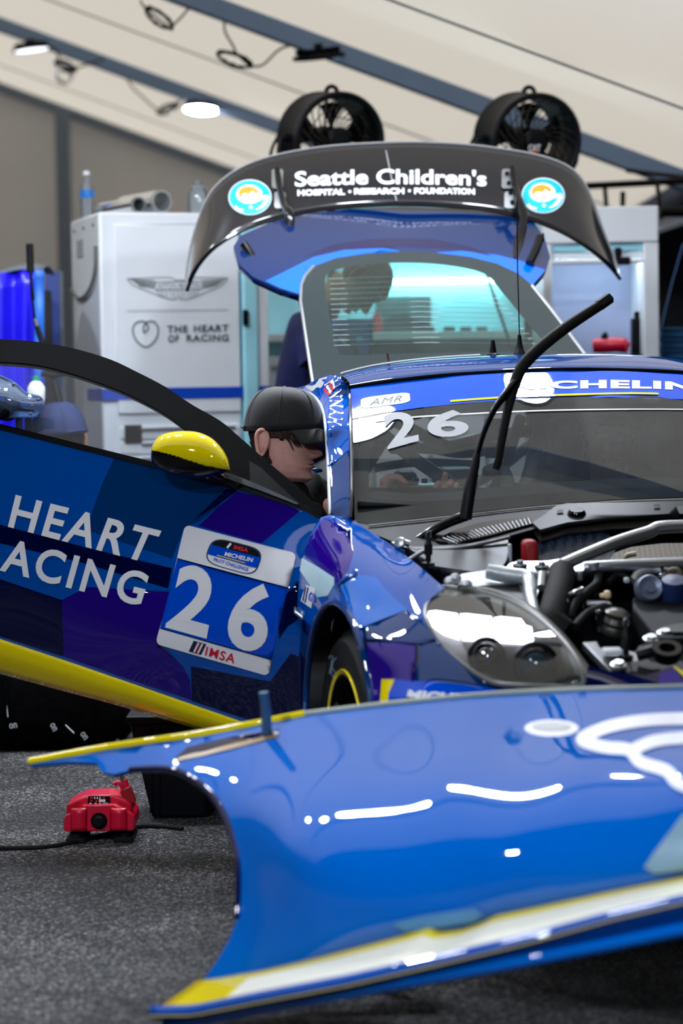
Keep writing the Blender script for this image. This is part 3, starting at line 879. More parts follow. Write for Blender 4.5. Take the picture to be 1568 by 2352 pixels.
# clutter at the far right: blue bins, awning frame, strap
for k, (v0, v1) in enumerate(((752, 775), (778, 800), (803, 826), (829, 852))):
    bn = empty('storage_bin', tuple(W(1560, v1, 10.6)), ['topmost', 'second', 'third', 'lowest'][k] + ' blue storage bin in the stack at the right edge', 'bin', 'stacked blue bins')
    fullbox('tray', 1517, 1640, v0 + 4, v1, 10.6, .35, BLUEBIN, bn); fullbox('rim', 1514, 1643, v0, v0 + 5, 10.58, .39, BLUEBIN, bn, False, .003)
zb = W(1560, 853, 10.6)[2]
tag(box('bin_trolley', (W(1578, 850, 10.6)[0], 10.78, zb / 2), .13, .2, zb / 2 - .002, PLAST, None, .01), 'black trolley under the stack of blue bins', 'trolley')
fr = empty('awning_frame', (2.2, 12.2, 0), 'black folding frame of the neighbouring awning at right', 'frame')
def fb(p, q, r=.02): tube('bar', [W(*p), W(*q)], r, BLACK, fr, 8)
fb((1330, 428, 11.6), (1640, 412, 11.6), .018); fb((1440, 392, 12.2), (1640, 415, 11.6), .012); fb((1515, 487, 11.4), (1640, 488, 11.4), .026)
fb((1388, 425, 11.7), (1396, 520, 11.7), .012); fb((1430, 440, 11.8), (1428, 560, 11.8), .014); fb((1508, 415, 11.6), (1518, 500, 11.4), .012)
_fp = W(1640, 412, 11.6); tube('leg', [_fp, (_fp[0] + .02, 11.6, 0)], .02, BLACK, fr, 8)
_fp = W(1330, 428, 11.6); tube('leg', [_fp, (_fp[0], 11.6, 0)], .02, BLACK, fr, 8)
tag(tube('blue_strap', [W(1568, 560, 11.0), W(1540, 660, 11.0), W(1518, 752, 10.98)], .012, M('strap_blue', (40, 110, 190), .6), None, 6, flat=.2), 'slack blue strap hanging down to the blue bins', 'strap')

# ------------------------------------------------------------------ things on the left cabinet
wbq = W(181, 502, 10.15); wbq[2] = TOP
wbt = empty('water_bottle', tuple(wbq), 'clear plastic water bottle with blue label on the left cabinet', 'bottle')
wbq = o1 + b1 * .45 + a1 * .05; wbq[2] = TOP + .001
u_, v_ = proj(wbq + ZU * .1)
wbt.location = Vector(wbq); WL[wbt] = wbq
lathe('body', [(0, 0), (.028, .002), (.032, .015), (.03, .03), (.033, .045), (.03, .06), (.033, .075), (.032, .09), (.032, .125), (.031, .145), (.022, .175), (.013, .19), (.013, .205)], wbq, (0, 0, 1), BOTTLE, wbt, 24)
lathe('label', [(.0328, .098), (.0330, .1), (.0330, .132), (.0328, .134)], wbq, (0, 0, 1), M('label_blue', (30, 120, 210), .4), wbt, 24)
lathe('cap', [(0, .222), (.014, .222), (.0155, .218), (.0155, .203), (.013, .203)], wbq, (0, 0, 1), WHITE, wbt, 16)
def roll(u, v, r, label, mat):
    c = W(u, v, CF(u, v) + .06); c[2] = TOP + r + .002
    root = empty('film_roll', (c[0], c[1], TOP), label, 'roll', 'film rolls on the cabinet')
    ax = b1 * .96 + a1 * -.22; ax = ax / np.linalg.norm(ax)
    lathe('tube', [(r, 0), (r, .38), (r * .8, .38), (r * .8, 0), (r, 0)], c, ax, mat, root, 28)
    lathe('film', [(r * 1.02, .015), (r * 1.03, .1), (r * 1.02, .37)], c, ax, CHROME, root, 28)
    return root
roll(319, 466, .036, 'smaller shiny rolled film lying on the white cabinet', M('film_grey', (150, 156, 160), .25, metal=.6)); roll(372, 456, .052, 'larger shiny rolled film lying on the white cabinet', M('film_light', (190, 196, 200), .2, metal=.6))
bq = W(455, 470, CF(455, 470) + .25); bq[2] = TOP + .001
bg = empty('plastic_jar', tuple(bq), 'clear upturned plastic jar on the cabinet beside the wing', 'jar')
lathe('body', [(.0, 0), (.045, .002), (.05, .03), (.05, .11), (.035, .14), (.02, .15), (0, .15)], bq, (0, 0, 1), BOTTLE, bg, 24)
lathe('lid', [(.0, .168), (.022, .166), (.024, .15), (.0, .15)], bq, (0, 0, 1), BOTTLE, bg, 20)

# ------------------------------------------------------------------ blue-covered cart and stand at far left
tp = empty('covered_cart', (W(30, 800, 9.6)[0], 9.9, 0), 'cart under a bright blue hanging cover at the left edge', 'cart')
zt = W(60, 628, 9.6)[2]
x0, x1 = W(-220, 700, 9.6)[0], W(98, 700, 9.6)[0]
G = []
for t in np.linspace(0, 1, 24):
    row = []
    for s in np.linspace(0, 1, 70):
        x = x0 + (x1 - x0) * s
        z = zt + .02 * math.sin(s * 9) - t * (zt - .12)
        row.append((x, 9.6 + (.012 + .035 * t) * math.sin(s * 42 + 2 * t) + .02 * math.sin(s * 17) - .03 * t, z))
    G.append(row)
grid('cover', G, BLUETARP, tp, .003)
G = [[(x0 + (x1 - x0) * s, 9.6 + t * .45, zt + .02 * math.sin(s * 9) + .035 * math.sin(t * 3) ) for s in np.linspace(0, 1, 20)] for t in np.linspace(0, 1, 8)]
grid('top_cover', G, M('cover_grey', (96, 108, 122), .7, var=.1), tp, .003, out=(0, 0, 9))
box('frame', ((x0 + x1) / 2, 9.86, (zt - .06) / 2), (x1 - x0) / 2 - .02, .2, (zt - .06) / 2, PLAST, tp, 0)
G = [[W(u, v, 9.56 + .01 * math.sin(v * .05) - .012 * math.sin((u - 76) / 24 * 3.14)) for u in np.linspace(78, 102, 8)] for v in np.linspace(622, 930, 20)]
grid('light_strip', G, BLUELT, tp, .003)
pn = empty('leaning_board', (W(122, 830, 10.2)[0], 10.2, 0), 'flat dull blue board leaning beside the grey post', 'board')
a = W(104, 622, 10.28); b = W(140, 624, 10.28); c = W(150, 1000, 10.12); d = W(104, 1000, 10.12)
for q in (c, d):
    q[2] = 0
V = [a, b, c, d] + [p_ + np.array([0, .02, 0]) for p_ in (a, b, c, d)]
fixn(mk('board', V, [(0, 1, 2, 3), (4, 7, 6, 5), (0, 4, 5, 1), (1, 5, 6, 2), (2, 6, 7, 3), (3, 7, 4, 0)], M('board_blue', (40, 66, 150), .5), pn, False))
V, F = tubev([b + (0, -.004, 0), c + (0, -.004, 0)], .012, 6); mk('edge', V, F, POST, pn)
st = empty('light_stand', (W(130, 990, 8.9)[0], 8.9, 0), 'black telescopic stand leaning in front of the blue cover', 'stand')
tube('grip', [W(68, 560, 9.0), W(70, 625, 9.0)], .0155, RUB, st, 12)
tube('rod', [W(70, 620, 9.0), W(75, 690, 9.0)], .006, BLACK, st, 8)
tube('rod_collar', [W(74, 668, 9.0), W(76, 690, 9.0)], .008, BLACK, st, 8)
tube('joint', [W(79, 732, 8.98), W(87, 756, 8.98)], .009, STEEL, st, 10)
tube('rod', [W(75, 690, 9.0), W(80, 735, 9.0)], .005, BLACK, st, 8)
_e = W(160, 1010, 8.85)
tube('pole', [W(85, 750, 8.98), W(110, 830, 8.95), W(128, 890, 8.9), W(140, 935, 8.87), _e, (_e[0] + .03, 8.85, 0.0)], [.011, .014, .016, .018, .018, .018], BLACK, st, 10)
tube('cross_brace', [W(95, 858, 8.9), W(122, 862, 8.9), W(150, 858, 8.9)], .012, BLACK, st, 8)
jg = W(84, 925, 8.5)
jb = empty('white_jug', tuple(jg), 'white plastic jug with green cap beyond the door window', 'jug')
lathe('body', [(0, 0), (.03, .002), (.034, .02), (.034, .06), (.022, .078), (.012, .085)], jg, (0, 0, 1), M('jug_white', (228, 232, 232), .4), jb, 20)
lathe('cap', [(0, .105), (.013, .104), (.014, .085), (0, .085)], jg, (0, 0, 1), M('cap_green', (20, 150, 110), .4), jb, 14)
zt2 = jg[2] - .006
tbl = empty('dark_table', (W(30, 950, 8.5)[0], 8.5, 0), 'dark work table beyond the door window at left', 'table')
box('table_top', (W(-70, 950, 8.5)[0], 8.5, zt2 - .012), .28, .15, .012, BLACK, tbl, .004)
for sx in (-.21, .21):
    for sy in (-.12, .12):
        x = W(-70, 950, 8.5)[0] + sx
        tube('leg', [(x, 8.5 + sy, 0), (x, 8.5 + sy, zt2 - .02)], .015, BLACK, tbl, 8)

# ------------------------------------------------------------------ drum fans
def fan(front, back, Y, label, badge):
    r = .219
    c0 = W(front[0], front[1], Y); dx = W(back[0], back[1], Y) - c0
    L = .27
    ax = np.array([-dx[0], -math.sqrt(max(L * L - dx[0] ** 2 - dx[2] ** 2, .01)), -dx[2]]); ax /= np.linalg.norm(ax)      # points out of the front
    base = np.array([c0[0] - ax[0] * .13, c0[1] - ax[1] * .13, 0])
    root = empty('drum_fan', tuple(base), label, 'fan', 'black drum fans')
    lathe('drum', [(r * .93, -L), (r * .99, -L + .01), (r * 1.0, -L + .03), (r * .96, -L + .05), (r * .95, -.05), (r * .99, -.04), (r * 1.03, -.02), (r * 1.03, 0.0), (r * .98, .008), (r * .9, 0), (r * .88, -.03), (r * .86, -L + .03), (r * .86, -L)], c0, ax, PLAST, root, 48)
    e = np.cross(ax, [0, 0, 1.0]); e /= np.linalg.norm(e); g = np.cross(e, ax)
    # swirled grille vanes, one mesh per vane
    vane = None
    for k in range(26):
        t0 = 2 * math.pi * k / 26
        P = []
        for s in np.linspace(0, 1, 7):
            rr = r * (.26 + .63 * s); t = t0 + .75 * s
            P.append(c0 + (e * math.cos(t) + g * math.sin(t)) * rr + ax * (-.012 + .012 * math.sin(s * 3.14)))
        tube('grille_vane', P, .0035, GLOSSB, root, 5)
    for k, rr in enumerate((.27, .48, .69)):
        P = [c0 + (e * math.cos(t) + g * math.sin(t)) * r * rr - ax * .006 for t in np.linspace(0, 2 * math.pi, 37)[:-1]]
        tube('grille_ring', P, .003, GLOSSB, root, 5, closed=True)
    lathe('hub', [(0, .004), (r * .2, .002), (r * .27, -.012), (r * .27, -.03), (0, -.03)], c0, ax, PLAST, root, 24)
    for k in range(5):
        t0 = 2 * math.pi * k / 5 + .3
        G = []
        for s in np.linspace(0, 1, 6):
            rr = r * (.2 + .6 * s); row = []
            for q in (-1, 0, 1):
                t = t0 + q * (.28 + .18 * s)
                row.append(c0 + (e * math.cos(t) + g * math.sin(t)) * rr - ax * (.11 + q * .03))
            G.append(row)
        grid('fan_blade', G, BLACK, root, .004)
    lathe('motor', [(0, -.1), (.05, -.1), (.06, -.12), (.06, -.22), (0, -.22)], c0, ax, BLACK, root, 20)
    for d_ in (e, -e, g, -g):
        tube('motor_spoke', [c0 - ax * .2 + d_ * .05, c0 - ax * .2 + d_ * r * .9], .006, BLACK, root, 6)
    P = [c0 - ax * .13 + g * r * .98 + e * .028 * math.cos(t) + g * .03 * math.sin(t) for t in np.linspace(0, math.pi, 9)]
    tube('carry_handle', P, .011, PLAST, root, 8)
    mid = c0 - ax * .13
    for s in (-1, 1):
        V, F = lathev([(0, 0), (.022, 0), (.024, .02), (.016, .035), (0, .035)], mid + e * s * r * .97, e * s, 14); fixn(mk('tilt_knob', V, F, BLACK, root, True, angle=40))
    eh = np.array([e[0], e[1], 0]); eh /= np.linalg.norm(eh)
    zb_ = mid[2] - r - .1
    yk = [mid + eh * r * 1.12, mid + eh * r * 1.14 - ZU * .1, mid + eh * r * .8 - ZU * (r * .8), np.array([mid[0], mid[1], zb_]), mid - eh * r * .8 - ZU * (r * .8), mid - eh * r * 1.14 - ZU * .1, mid - eh * r * 1.12]
    tube('yoke', yk, .014, PLAST, root, 8, n=5)
    tube('pole', [(mid[0], mid[1], 0.03), (mid[0], mid[1], zb_ + .01)], .02, PLAST, root, 12)
    for k in range(3):
        t = 2 * math.pi * k / 3 + .5
        tube('foot', [(mid[0], mid[1], .12), (mid[0] + .2 * math.cos(t), mid[1] + .2 * math.sin(t), .012)], .012, PLAST, root, 8)
    tube('cord', [mid + eh * r * 1.02 - ax * .1, mid + eh * r * 1.2 - ZU * .1 - ax * .1, mid + eh * r * 1.2 - ZU * .35 - ax * .1, (mid[0] + .1, mid[1] + .05, .8), (mid[0] + .05, mid[1] + .1, .01)], .008, RUB, root, 7, n=6)
    if badge:
        bp = c0 - g * r * .16 + ax * .012
        f2 = dplane(bp, ax)
        text('fan_badge', 'CAT', [(1213, 332), (1241, 332), (1241, 348), (1213, 348)], f2, WHITE, root, .04, .004)
        mk('badge_triangle', [W(u, v, f2(u, v) - .008) for u, v in ((1227, 341), (1234, 349), (1220, 349))], [(0, 1, 2)], M('badge_orange', (240, 130, 20), .4), root, False)
    else:
        bp = c0 - g * r * .16 + ax * .012
        f2 = dplane(bp, ax)
        text('fan_badge', 'CAT', [(798, 329), (826, 329), (826, 345), (798, 345)], f2, WHITE, root, .04, .004)
    return root
fan((781, 323), (730, 303), 10.2, 'black drum fan at left above the wing', False)
fan((1233, 326), (1192, 303), 10.2, 'black drum fan at right above the wing', True)

# ================================================================== THE RACE CAR
CO = np.array([.908, 5.69, 0.12]); CFW = np.array([.208, -.978, 0]); CRT = np.array([-.978, -.208, 0])
def C(x, l, z): return CO + CFW * x + CRT * l + ZU * z
car = empty('race_car', tuple(C(-.4, 0, -.12)), 'blue race car with open door, raised tailgate and no bonnet', 'car')

# ---- open door
DOORD = dep([(737, 1195, 6.03), (0, 985, 6.42), (0, 1300, 6.33), (370, 1085, 6.21), (370, 1300, 6.14), (370, 1480, 6.10), (700, 1500, 5.92), (0, 1550, 6.37), (-260, 1000, 6.58), (-260, 1480, 6.5), (560, 1660, 6.03), (370, 1600, 6.14), (560, 1300, 6.04), (600, 1135, 6.095), (690, 1340, 5.94)])
DWIN = dep([(741, 1174, 6.04), (0, 985, 6.43), (370, 1085, 6.22), (600, 1135, 6.105), (0, 790, 6.62), (-260, 770, 6.74), (-260, 1000, 6.59), (379, 890, 6.40), (600, 1050, 6.18), (200, 810, 6.54)])
belt = [(-260, 925), (0, 980), (160, 1020), (347, 1066), (480, 1100), (560, 1122), (640, 1146), (700, 1166), (737, 1186)]
d_out = belt + [(713, 1226), (694, 1280), (688, 1330), (690, 1400), (692, 1500), (699, 1600), (703, 1680), (640, 1692), (560, 1659), (430, 1614), (280, 1562), (140, 1514), (0, 1468), (-260, 1385)]
patches = [
 ([(262, 1052), (345, 1072), (489, 1106), (530, 1130), (500, 1165), (455, 1200), (424, 1210), (395, 1284), (300, 1252), (200, 1218), (215, 1165), (235, 1110)], 1),
 ([(-250, 1145), (0, 1205), (200, 1258), (395, 1305), (386, 1352), (180, 1290), (0, 1248), (-250, 1180)], 2),
 ([(142, 1378), (200, 1348), (395, 1360), (368, 1482), (420, 1530), (436, 1560), (440, 1608), (280, 1555), (146, 1508)], 3),
 ([(-250, 1270), (0, 1330), (142, 1378), (146, 1508), (0, 1462), (-250, 1380)], 2),
 ([(438, 1530), (620, 1565), (668, 1500), (690, 1510), (697, 1600), (700, 1670), (640, 1680), (560, 1650), (440, 1610)], 2),
 ([(545, 1128), (640, 1152), (690, 1172), (640, 1215), (600, 1248), (455, 1208), (500, 1165)], 3),
 ([(445, 1195), (500, 1160), (545, 1128), (520, 1122), (480, 1160)], 2),
 ([(640, 1380), (688, 1335), (689, 1420), (660, 1440), (640, 1470)], 2)]
door = panel('door', d_out, DOORD, [ROYAL, DEEP, NAVY, PURP], car, patches, step=16, thick=.02)
DEEPW = (0, 40)
frame = [(-260, 772), (-120, 774), (0, 779), (84, 785), (168, 800), (252, 825), (316, 855), (379, 888), (442, 930), (505, 966), (547, 1001), (596, 1044), (638, 1080), (684, 1119), (741, 1174), (735, 1184), (690, 1160), (640, 1140), (580, 1122), (520, 1100), (500, 1060), (470, 1028), (429, 989), (379, 951), (316, 916), (252, 888), (168, 859), (84, 838), (0, 831), (-120, 826), (-260, 824)]
frame = [tuple(p) for p in cr(frame[:15], 4)] + frame[15:20] + [tuple(p) for p in cr(frame[20:], 4)]
panel('window_frame', frame, DWIN, MATTB, door, step=14, thick=.022, off=.006)
glass = [(-258, 826), (-120, 828), (0, 833), (84, 840), (168, 861), (252, 890), (316, 918), (379, 953), (429, 991), (470, 1030), (500, 1062), (518, 1098), (480, 1098), (347, 1064), (160, 1018), (0, 978), (-258, 923)]
glass = [tuple(p) for p in cr(glass[:12], 4)] + glass[12:]
panel('window_pane', glass, DWIN, CLEAR, door, step=30, thick=0)
# weather strip along the beltline
wsp = [(a[0], a[1] + dy) for dy in (0,) for a in belt]
L, R_ = ribbon(belt, 13); panel('belt_seal', [tuple(p) for p in L] + [tuple(p) for p in R_[::-1]], DOORD, BLACK, door, step=0, thick=.01, off=.006)
tr_ = cr([(489, 1086), (520, 1092), (560, 1106), (620, 1130), (683, 1157)], 4)
L, R_ = ribbon(tr_, [3, 6, 9, 11, 12, 13, 13, 13, 12, 12, 11, 10, 9, 8, 6, 5, 4][:len(tr_)]); panel('trim_lip', [tuple(p) for p in L] + [tuple(p) for p in R_[::-1]], DOORD, M('trim_grey', (96, 104, 116), .2, coat=.7), door, step=0, thick=.006, off=.03)
sp = [(545, 1030), (596, 1046), (690, 1128), (737, 1178), (690, 1160), (600, 1126), (575, 1110)]
panel('sail_panel', [(572, 1058), (600, 1075), (660, 1132), (690, 1158), (640, 1140), (590, 1122), (575, 1110)], DWIN, PLAST, door, step=0, thick=.006, off=.012)
# yellow sill stripe, a rounded strip of its own
up_ = cr([(-260, 1383), (0, 1468), (140, 1514), (280, 1562), (430, 1614), (560, 1659), (640, 1690)], 5); lo_ = cr([(-260, 1478), (0, 1548), (140, 1586), (250, 1615), (370, 1650), (465, 1677), (560, 1702)], 5)
G = []
for k in range(7):
    t = k / 6
    G.append([W(*(a * (1 - t) + b * t), DOORD(*(a * (1 - t) + b * t)) - .008 - .022 * math.sin(t * math.pi) + .03 * t) for a, b in zip(up_, lo_)])
grid('sill_stripe', G, YEL, door, .012)
# lettering and number panel
text('door_lettering', 'HEART', [(36, 1136), (371, 1219), (337, 1293), (18, 1210)], DOORD, WHITE, door, .022, .004, sp=1.16)
text('door_lettering', 'RACING', [(-40, 1220), (345, 1318), (322, 1393), (-58, 1297)], DOORD, WHITE, door, .022, .004, sp=1.16)
NQ = [(425, 1205), (681, 1271), (616, 1553), (357, 1479)]
def nq(pts): return qpoly(NQ, pts)
rr_ = rrect(0, 0, 1, 1, .045)
npn = panel('number_panel', nq(rr_), DOORD, [WHITE, PANELB], door, [(nq([(0.005, .285), (.995, .285), (.995, .865), (.005, .865)]), 1)], step=20, thick=.001, off=.003)
stroke('panel_lines', [nq([(.005, .283), (.995, .283)]), nq([(.005, .867), (.995, .867)])], 2.2, DOORD, NAVY, door, .0045)
text('number_digit', '2', [(414, 1290), (503, 1314), (474, 1467), (379, 1441)], DOORD, WHITE, door, .03, .005)
text('number_digit', '6', [(548, 1325), (636, 1349), (604, 1507), (512, 1480)], DOORD, WHITE, door, .03, .005)
BQ = [(488, 1232), (607, 1262), (585, 1326), (466, 1291)]
def bq_(p): return qpoly(BQ, p)
ov = [(.5 + .5 * math.copysign(abs(math.cos(t)) ** .45, math.cos(t)), .5 + .5 * math.copysign(abs(math.sin(t)) ** .7, math.sin(t))) for t in np.linspace(0, 2 * math.pi, 49)[:-1]]
ovs = [(.5 + (x - .5) * .95, .5 + (y - .5) * .93) for x, y in ov]
panel('series_badge', bq_(ov), DOORD, M('badge_edge', (30, 60, 110), .5), door, step=9, thick=.0005, off=.0045)
panel('series_badge', bq_(ovs), DOORD, [PANELB, BLACK, WHITE], door, [(bq_([(-.2, -.2), (1.2, -.2), (1.2, .3), (-.2, .3)]), 1), (bq_([(-.2, .68), (1.2, .68), (1.2, 1.2), (-.2, 1.2)]), 2)], step=9, thick=.0005, off=.006)
text('badge_lettering', 'IMSA', bq_([(.44, .1), (.72, .1), (.72, .25), (.44, .25)]), DOORD, RED, door, .03, .009)
stroke('badge_flag', [bq_([(.33, .27), (.37, .08)])], 5, DOORD, WHITE, door, .009)
text('badge_lettering', 'MICHELIN', bq_([(.33, .42), (.86, .38), (.86, .53), (.33, .57)]), DOORD, WHITE, door, .03, .009)
stroke('badge_line', [bq_([(.2, .62), (.74, .62)])], 2, DOORD, YEL, door, .009)
text('badge_lettering', 'PILOT CHALLENGE', bq_([(.17, .73), (.84, .75), (.84, .87), (.17, .85)]), DOORD, PANELB, door, .015, .009)
text('panel_lettering', 'IMSA', nq([(.43, .905), (.69, .905), (.69, .98), (.43, .98)]), DOORD, RED, door, .014, .0065, sp=1.14)
panel('panel_flag', nq([(.31, .89), (.42, .89), (.40, .985), (.29, .985)]), DOORD, M('flag_dark', (24, 28, 60), .5), door, step=0, thick=.0005, off=.005)
stroke('flag_stripe', [nq([(.335, .98), (.355, .895)]), nq([(.37, .98), (.39, .895)])], 4, DOORD, WHITE, door, .0065)
stroke('flag_stripe', [nq([(.352, .98), (.372, .895)])], 2.5, DOORD, RED, door, .0075)
# clear air scoop on the window
SCO = cr([(-90, 845), (-20, 858), (30, 878), (60, 903), (92, 912), (98, 930), (86, 955), (40, 957), (-20, 961), (-90, 964)], 5, True)
SCD = dep([(-90, 845, 6.52), (-90, 964, 6.5), (98, 930, 6.38), (60, 900, 6.41), (60, 957, 6.40), (-20, 858, 6.47), (-20, 961, 6.46), (0, 910, 6.36), (40, 925, 6.355), (75, 932, 6.37), (-60, 905, 6.39)])
panel('air_scoop', SCO, SCD, SCOOPM, door, step=9, thick=.004)
tube('scoop_rim', [W(u, v, SCD(u, v) - .004) for u, v in SCO], .0035, SCOOPM, door, 6, closed=True)
_h = W(-4, 930, 6.40); lathe('scoop_hose', [(.028, -.01), (.04, -.008), (.043, .0), (.043, .06), (.036, .06), (.036, 0), (.028, -.01)], _h, (.3, .9, -.1), BLACK, door, 24)
for k, (u, v) in enumerate(((31, 883), (88, 918), (70, 951))):
    lathe('scoop_rivet', [(0, -.004), (.004, -.003), (.005, 0)], W(u, v, SCD(u, v) - .005), (0, 1, 0), STEEL, door, 10)
# wing mirror
mt = cr([(346, 1050), (349, 1024), (364, 1003), (395, 992), (445, 991), (482, 1004), (506, 1026), (522, 1052), (528, 1080)], 6); mb = cr([(346, 1050), (352, 1068), (375, 1084), (410, 1094), (440, 1098), (470, 1098), (495, 1093), (515, 1086), (528, 1080)], 6)
mt, mb = cr(mt, 2), cr(mb, 2)
n_ = len(mt); G, mi = [], []
for i in range(n_):
    s = i / (n_ - 1); top, bot = mt[i], mb[i]
    D = .075 * max(math.sin(math.pi * min(max(s, .001), .999)) ** .5, .02)
    row = []
    for k in range(121):
        th = 2 * math.pi * k / 120
        t = .5 - .5 * math.cos(th)
        p_ = top * (1 - t) + bot * t
        row.append(W(p_[0], p_[1], 6.10 - .06 * s - D * math.sin(th) * (1 if th < math.pi else .7)))
    G.append(row)
V, F = gridv(G)
def split(u): return np.interp(u, [346, 360, 400, 430, 470, 528], [1034, 1036, 1046, 1056, 1069, 1080])
mi = []
for f in F:
    uu, vv_ = np.mean([proj(V[i]) for i in f], axis=0)
    mi.append(0 if vv_ < split(uu) else 1)
mir = fixn(mk('wing_mirror', V, F, [YEL, GLOSSB], door, True, mi))
tube('mirror_stalk', [W(480, 1086, 6.1), W(510, 1100, 6.12), W(545, 1116, 6.13)], [.018, .014, .018], GLOSSB, door, 10, n=4)
tube('mirror_seam', [W(u, split(u) + 2, 6.10 - .06 * (u - 346) / 182 - .074 * max(math.sin(math.pi * (u - 346) / 182.), .05) ** .5) for u in range(352, 525, 12)], .0022, BLACK, door, 5)

# ---- right front fender with wheel arch
FEND = dep([(737, 1188, 6.0), (692, 1300, 5.93), (690, 1500, 5.88), (699, 1600, 5.85), (765, 1383, 5.53), (712, 1490, 5.76), (703, 1600, 5.83), (810, 1425, 5.3), (830, 1490, 5.2), (850, 1620, 5.12), (802, 1190, 6.0), (760, 1184, 6.0),
            (900, 1252, 5.78), (1020, 1345, 5.42), (976, 1414, 5.2), (1080, 1545, 5.0), (1150, 1700, 4.9), (890, 1560, 5.08), (790, 1290, 5.62), (860, 1400, 5.33), (720, 1270, 5.86), (745, 1330, 5.66), (870, 1700, 5.06), (940, 1330, 5.42)])
arch = [(866, 1710), (860, 1660), (850, 1590), (843, 1540), (832, 1490), (818, 1445), (800, 1410), (782, 1391), (765, 1384), (748, 1392), (732, 1415), (720, 1450), (711, 1500), (705, 1560), (702, 1620), (701, 1700)]
f_out = [(737, 1188), (760, 1182), (802, 1189), (830, 1208), (870, 1232), (905, 1256), (960, 1298), (1004, 1336), (1022, 1350), (990, 1372), (978, 1398), (976, 1416), (984, 1440), (996, 1460), (1022, 1492), (1050, 1516), (1080, 1540), (1115, 1562), (1155, 1574), (1340, 1578), (1420, 1600), (1420, 1710)] + arch + [(690, 1700), (690, 1600), (686, 1500), (690, 1450), (682, 1400), (686, 1330), (692, 1290), (713, 1226)]
fp = [([(742, 1190), (770, 1200), (800, 1225), (812, 1270), (800, 1310), (775, 1340), (745, 1345), (705, 1300), (700, 1265), (715, 1230)], 3),
      ([(775, 1345), (820, 1320), (862, 1325), (895, 1365), (935, 1400), (830, 1440), (812, 1420)], 4),
      ([(830, 1442), (930, 1402), (990, 1450), (1005, 1475), (960, 1478), (838, 1474)], 1),
      ([(838, 1474), (955, 1474), (950, 1600), (948, 1710), (872, 1710), (855, 1590)], 3),
      ([(957, 1474), (1005, 1475), (1075, 1540), (1115, 1565), (1340, 1582), (1420, 1602), (1420, 1708), (950, 1708), (952, 1600)], 1),
      ([(694, 1420), (718, 1440), (710, 1500), (703, 1600), (700, 1698), (691, 1698), (690, 1600), (688, 1500)], 2)]
fend = panel('fender', f_out, FEND, [ROYAL, DEEP, NAVY, PURP, AZURE], car, fp, step=12, thick=.006)
tube('arch_lip', [W(u, v, FEND(u, v) - .002) for u, v in cr(arch, 3)], .009, DEEP, fend, 8)
# side vent behind the arch with class decal and blade
panel('vent_decal', [(693, 1281), (730, 1302), (766, 1326), (767, 1342), (752, 1368), (728, 1372), (716, 1352), (702, 1330), (688, 1310)], FEND, M('decal_pale', (176, 212, 224), .35, coat=.5, var=.03), fend, step=10, thick=.001, off=.006)
panel('class_decal', [(702, 1343), (722, 1352), (714, 1397), (690, 1380)], FEND, WHITE, fend, step=10, thick=.001, off=.010)
text('class_lettering', 'GS', [(711, 1358), (724, 1364), (720, 1386), (706, 1378)], FEND, PANELB, fend, .05, .014)
stroke('class_bars', [[(702, 1346), (695, 1380)], [(707, 1349), (700, 1384)]], 3, FEND, NAVY, fend, .014)
G = [[W(676 + 46 * s, 1392 + 38 * s + 12 * t - 3 * s * t, 5.90 - .04 * t - .08 * s) for s in np.linspace(0, 1, 8)] for t in (0, .5, 1)]
grid('vent_blade', G, M('blade_silver', (130, 150, 170), .2, metal=.6), fend, .006)
# sticker low on the bumper, blue with yellow end
panel('bumper_sticker', [(876, 1560), (905, 1560), (1000, 1566), (1110, 1578), (1160, 1586), (1160, 1625), (1000, 1622), (872, 1616)], FEND, [PANELB, YEL], fend, [([(873, 1558), (906, 1560), (892, 1592), (890, 1617), (870, 1616)], 1)], step=16, thick=.001, off=.006)
text('sticker_lettering', 'MICHELIN', [(938, 1584), (1130, 1598), (1124, 1618), (932, 1606)], FEND, WHITE, fend, .05, .009)

# ---- front wheel
WC = C(0, .78, .345 - .12)
def wheel(c):
    wh = empty('wheel', tuple(c)); wh.parent = car; wh.location = c - WL[car]
    R1, hw = .345, .145
    prof = [(.235, -hw), (.27, -hw - .006), (.31, -hw - .004), (.335, -hw + .02), (R1, -hw + .05), (R1, hw - .05), (.335, hw - .02), (.31, hw + .004), (.27, hw + .006), (.235, hw), (.225, hw - .02), (.225, -hw + .02), (.235, -hw)]
    lathe('tyre', prof, c, CRT, RUB, wh, 56)
    lathe('rim_band', [(.225, hw + .002), (.236, hw + .006), (.238, hw + .003), (.236, hw - .01)], c, CRT, YEL, wh, 48)
    lathe('rim', [(.228, hw), (.22, hw + .002), (.212, hw - .01), (.205, hw - .05), (.205, -hw)], c, CRT, BLACK, wh, 48)
    e = np.cross(CRT, ZU); g = ZU
    for k in range(10):
        t = 2 * math.pi * k / 10
        d = e * math.cos(t) + g * math.sin(t)
        tube('spoke', [c + CRT * (hw - .05) + d * .04, c + CRT * (hw - .035) + d * .12, c + CRT * (hw - .015) + d * .21], [.016, .011, .012], GLOSSB, wh, 6)
    lathe('hub_nut', [(0, hw - .01), (.022, hw - .012), (.028, hw - .03), (.05, hw - .05), (.05, hw - .08)], c, CRT, STEEL, wh, 16)
    lathe('brake_disc', [(.08, .03), (.185, .03), (.185, .0), (.08, .0)], c, CRT, STEEL, wh, 32)
    return wh
w1 = wheel(WC)
WF = dplane(WC + CRT * .151, CRT)
wf = lambda u, v: WF(u, v)
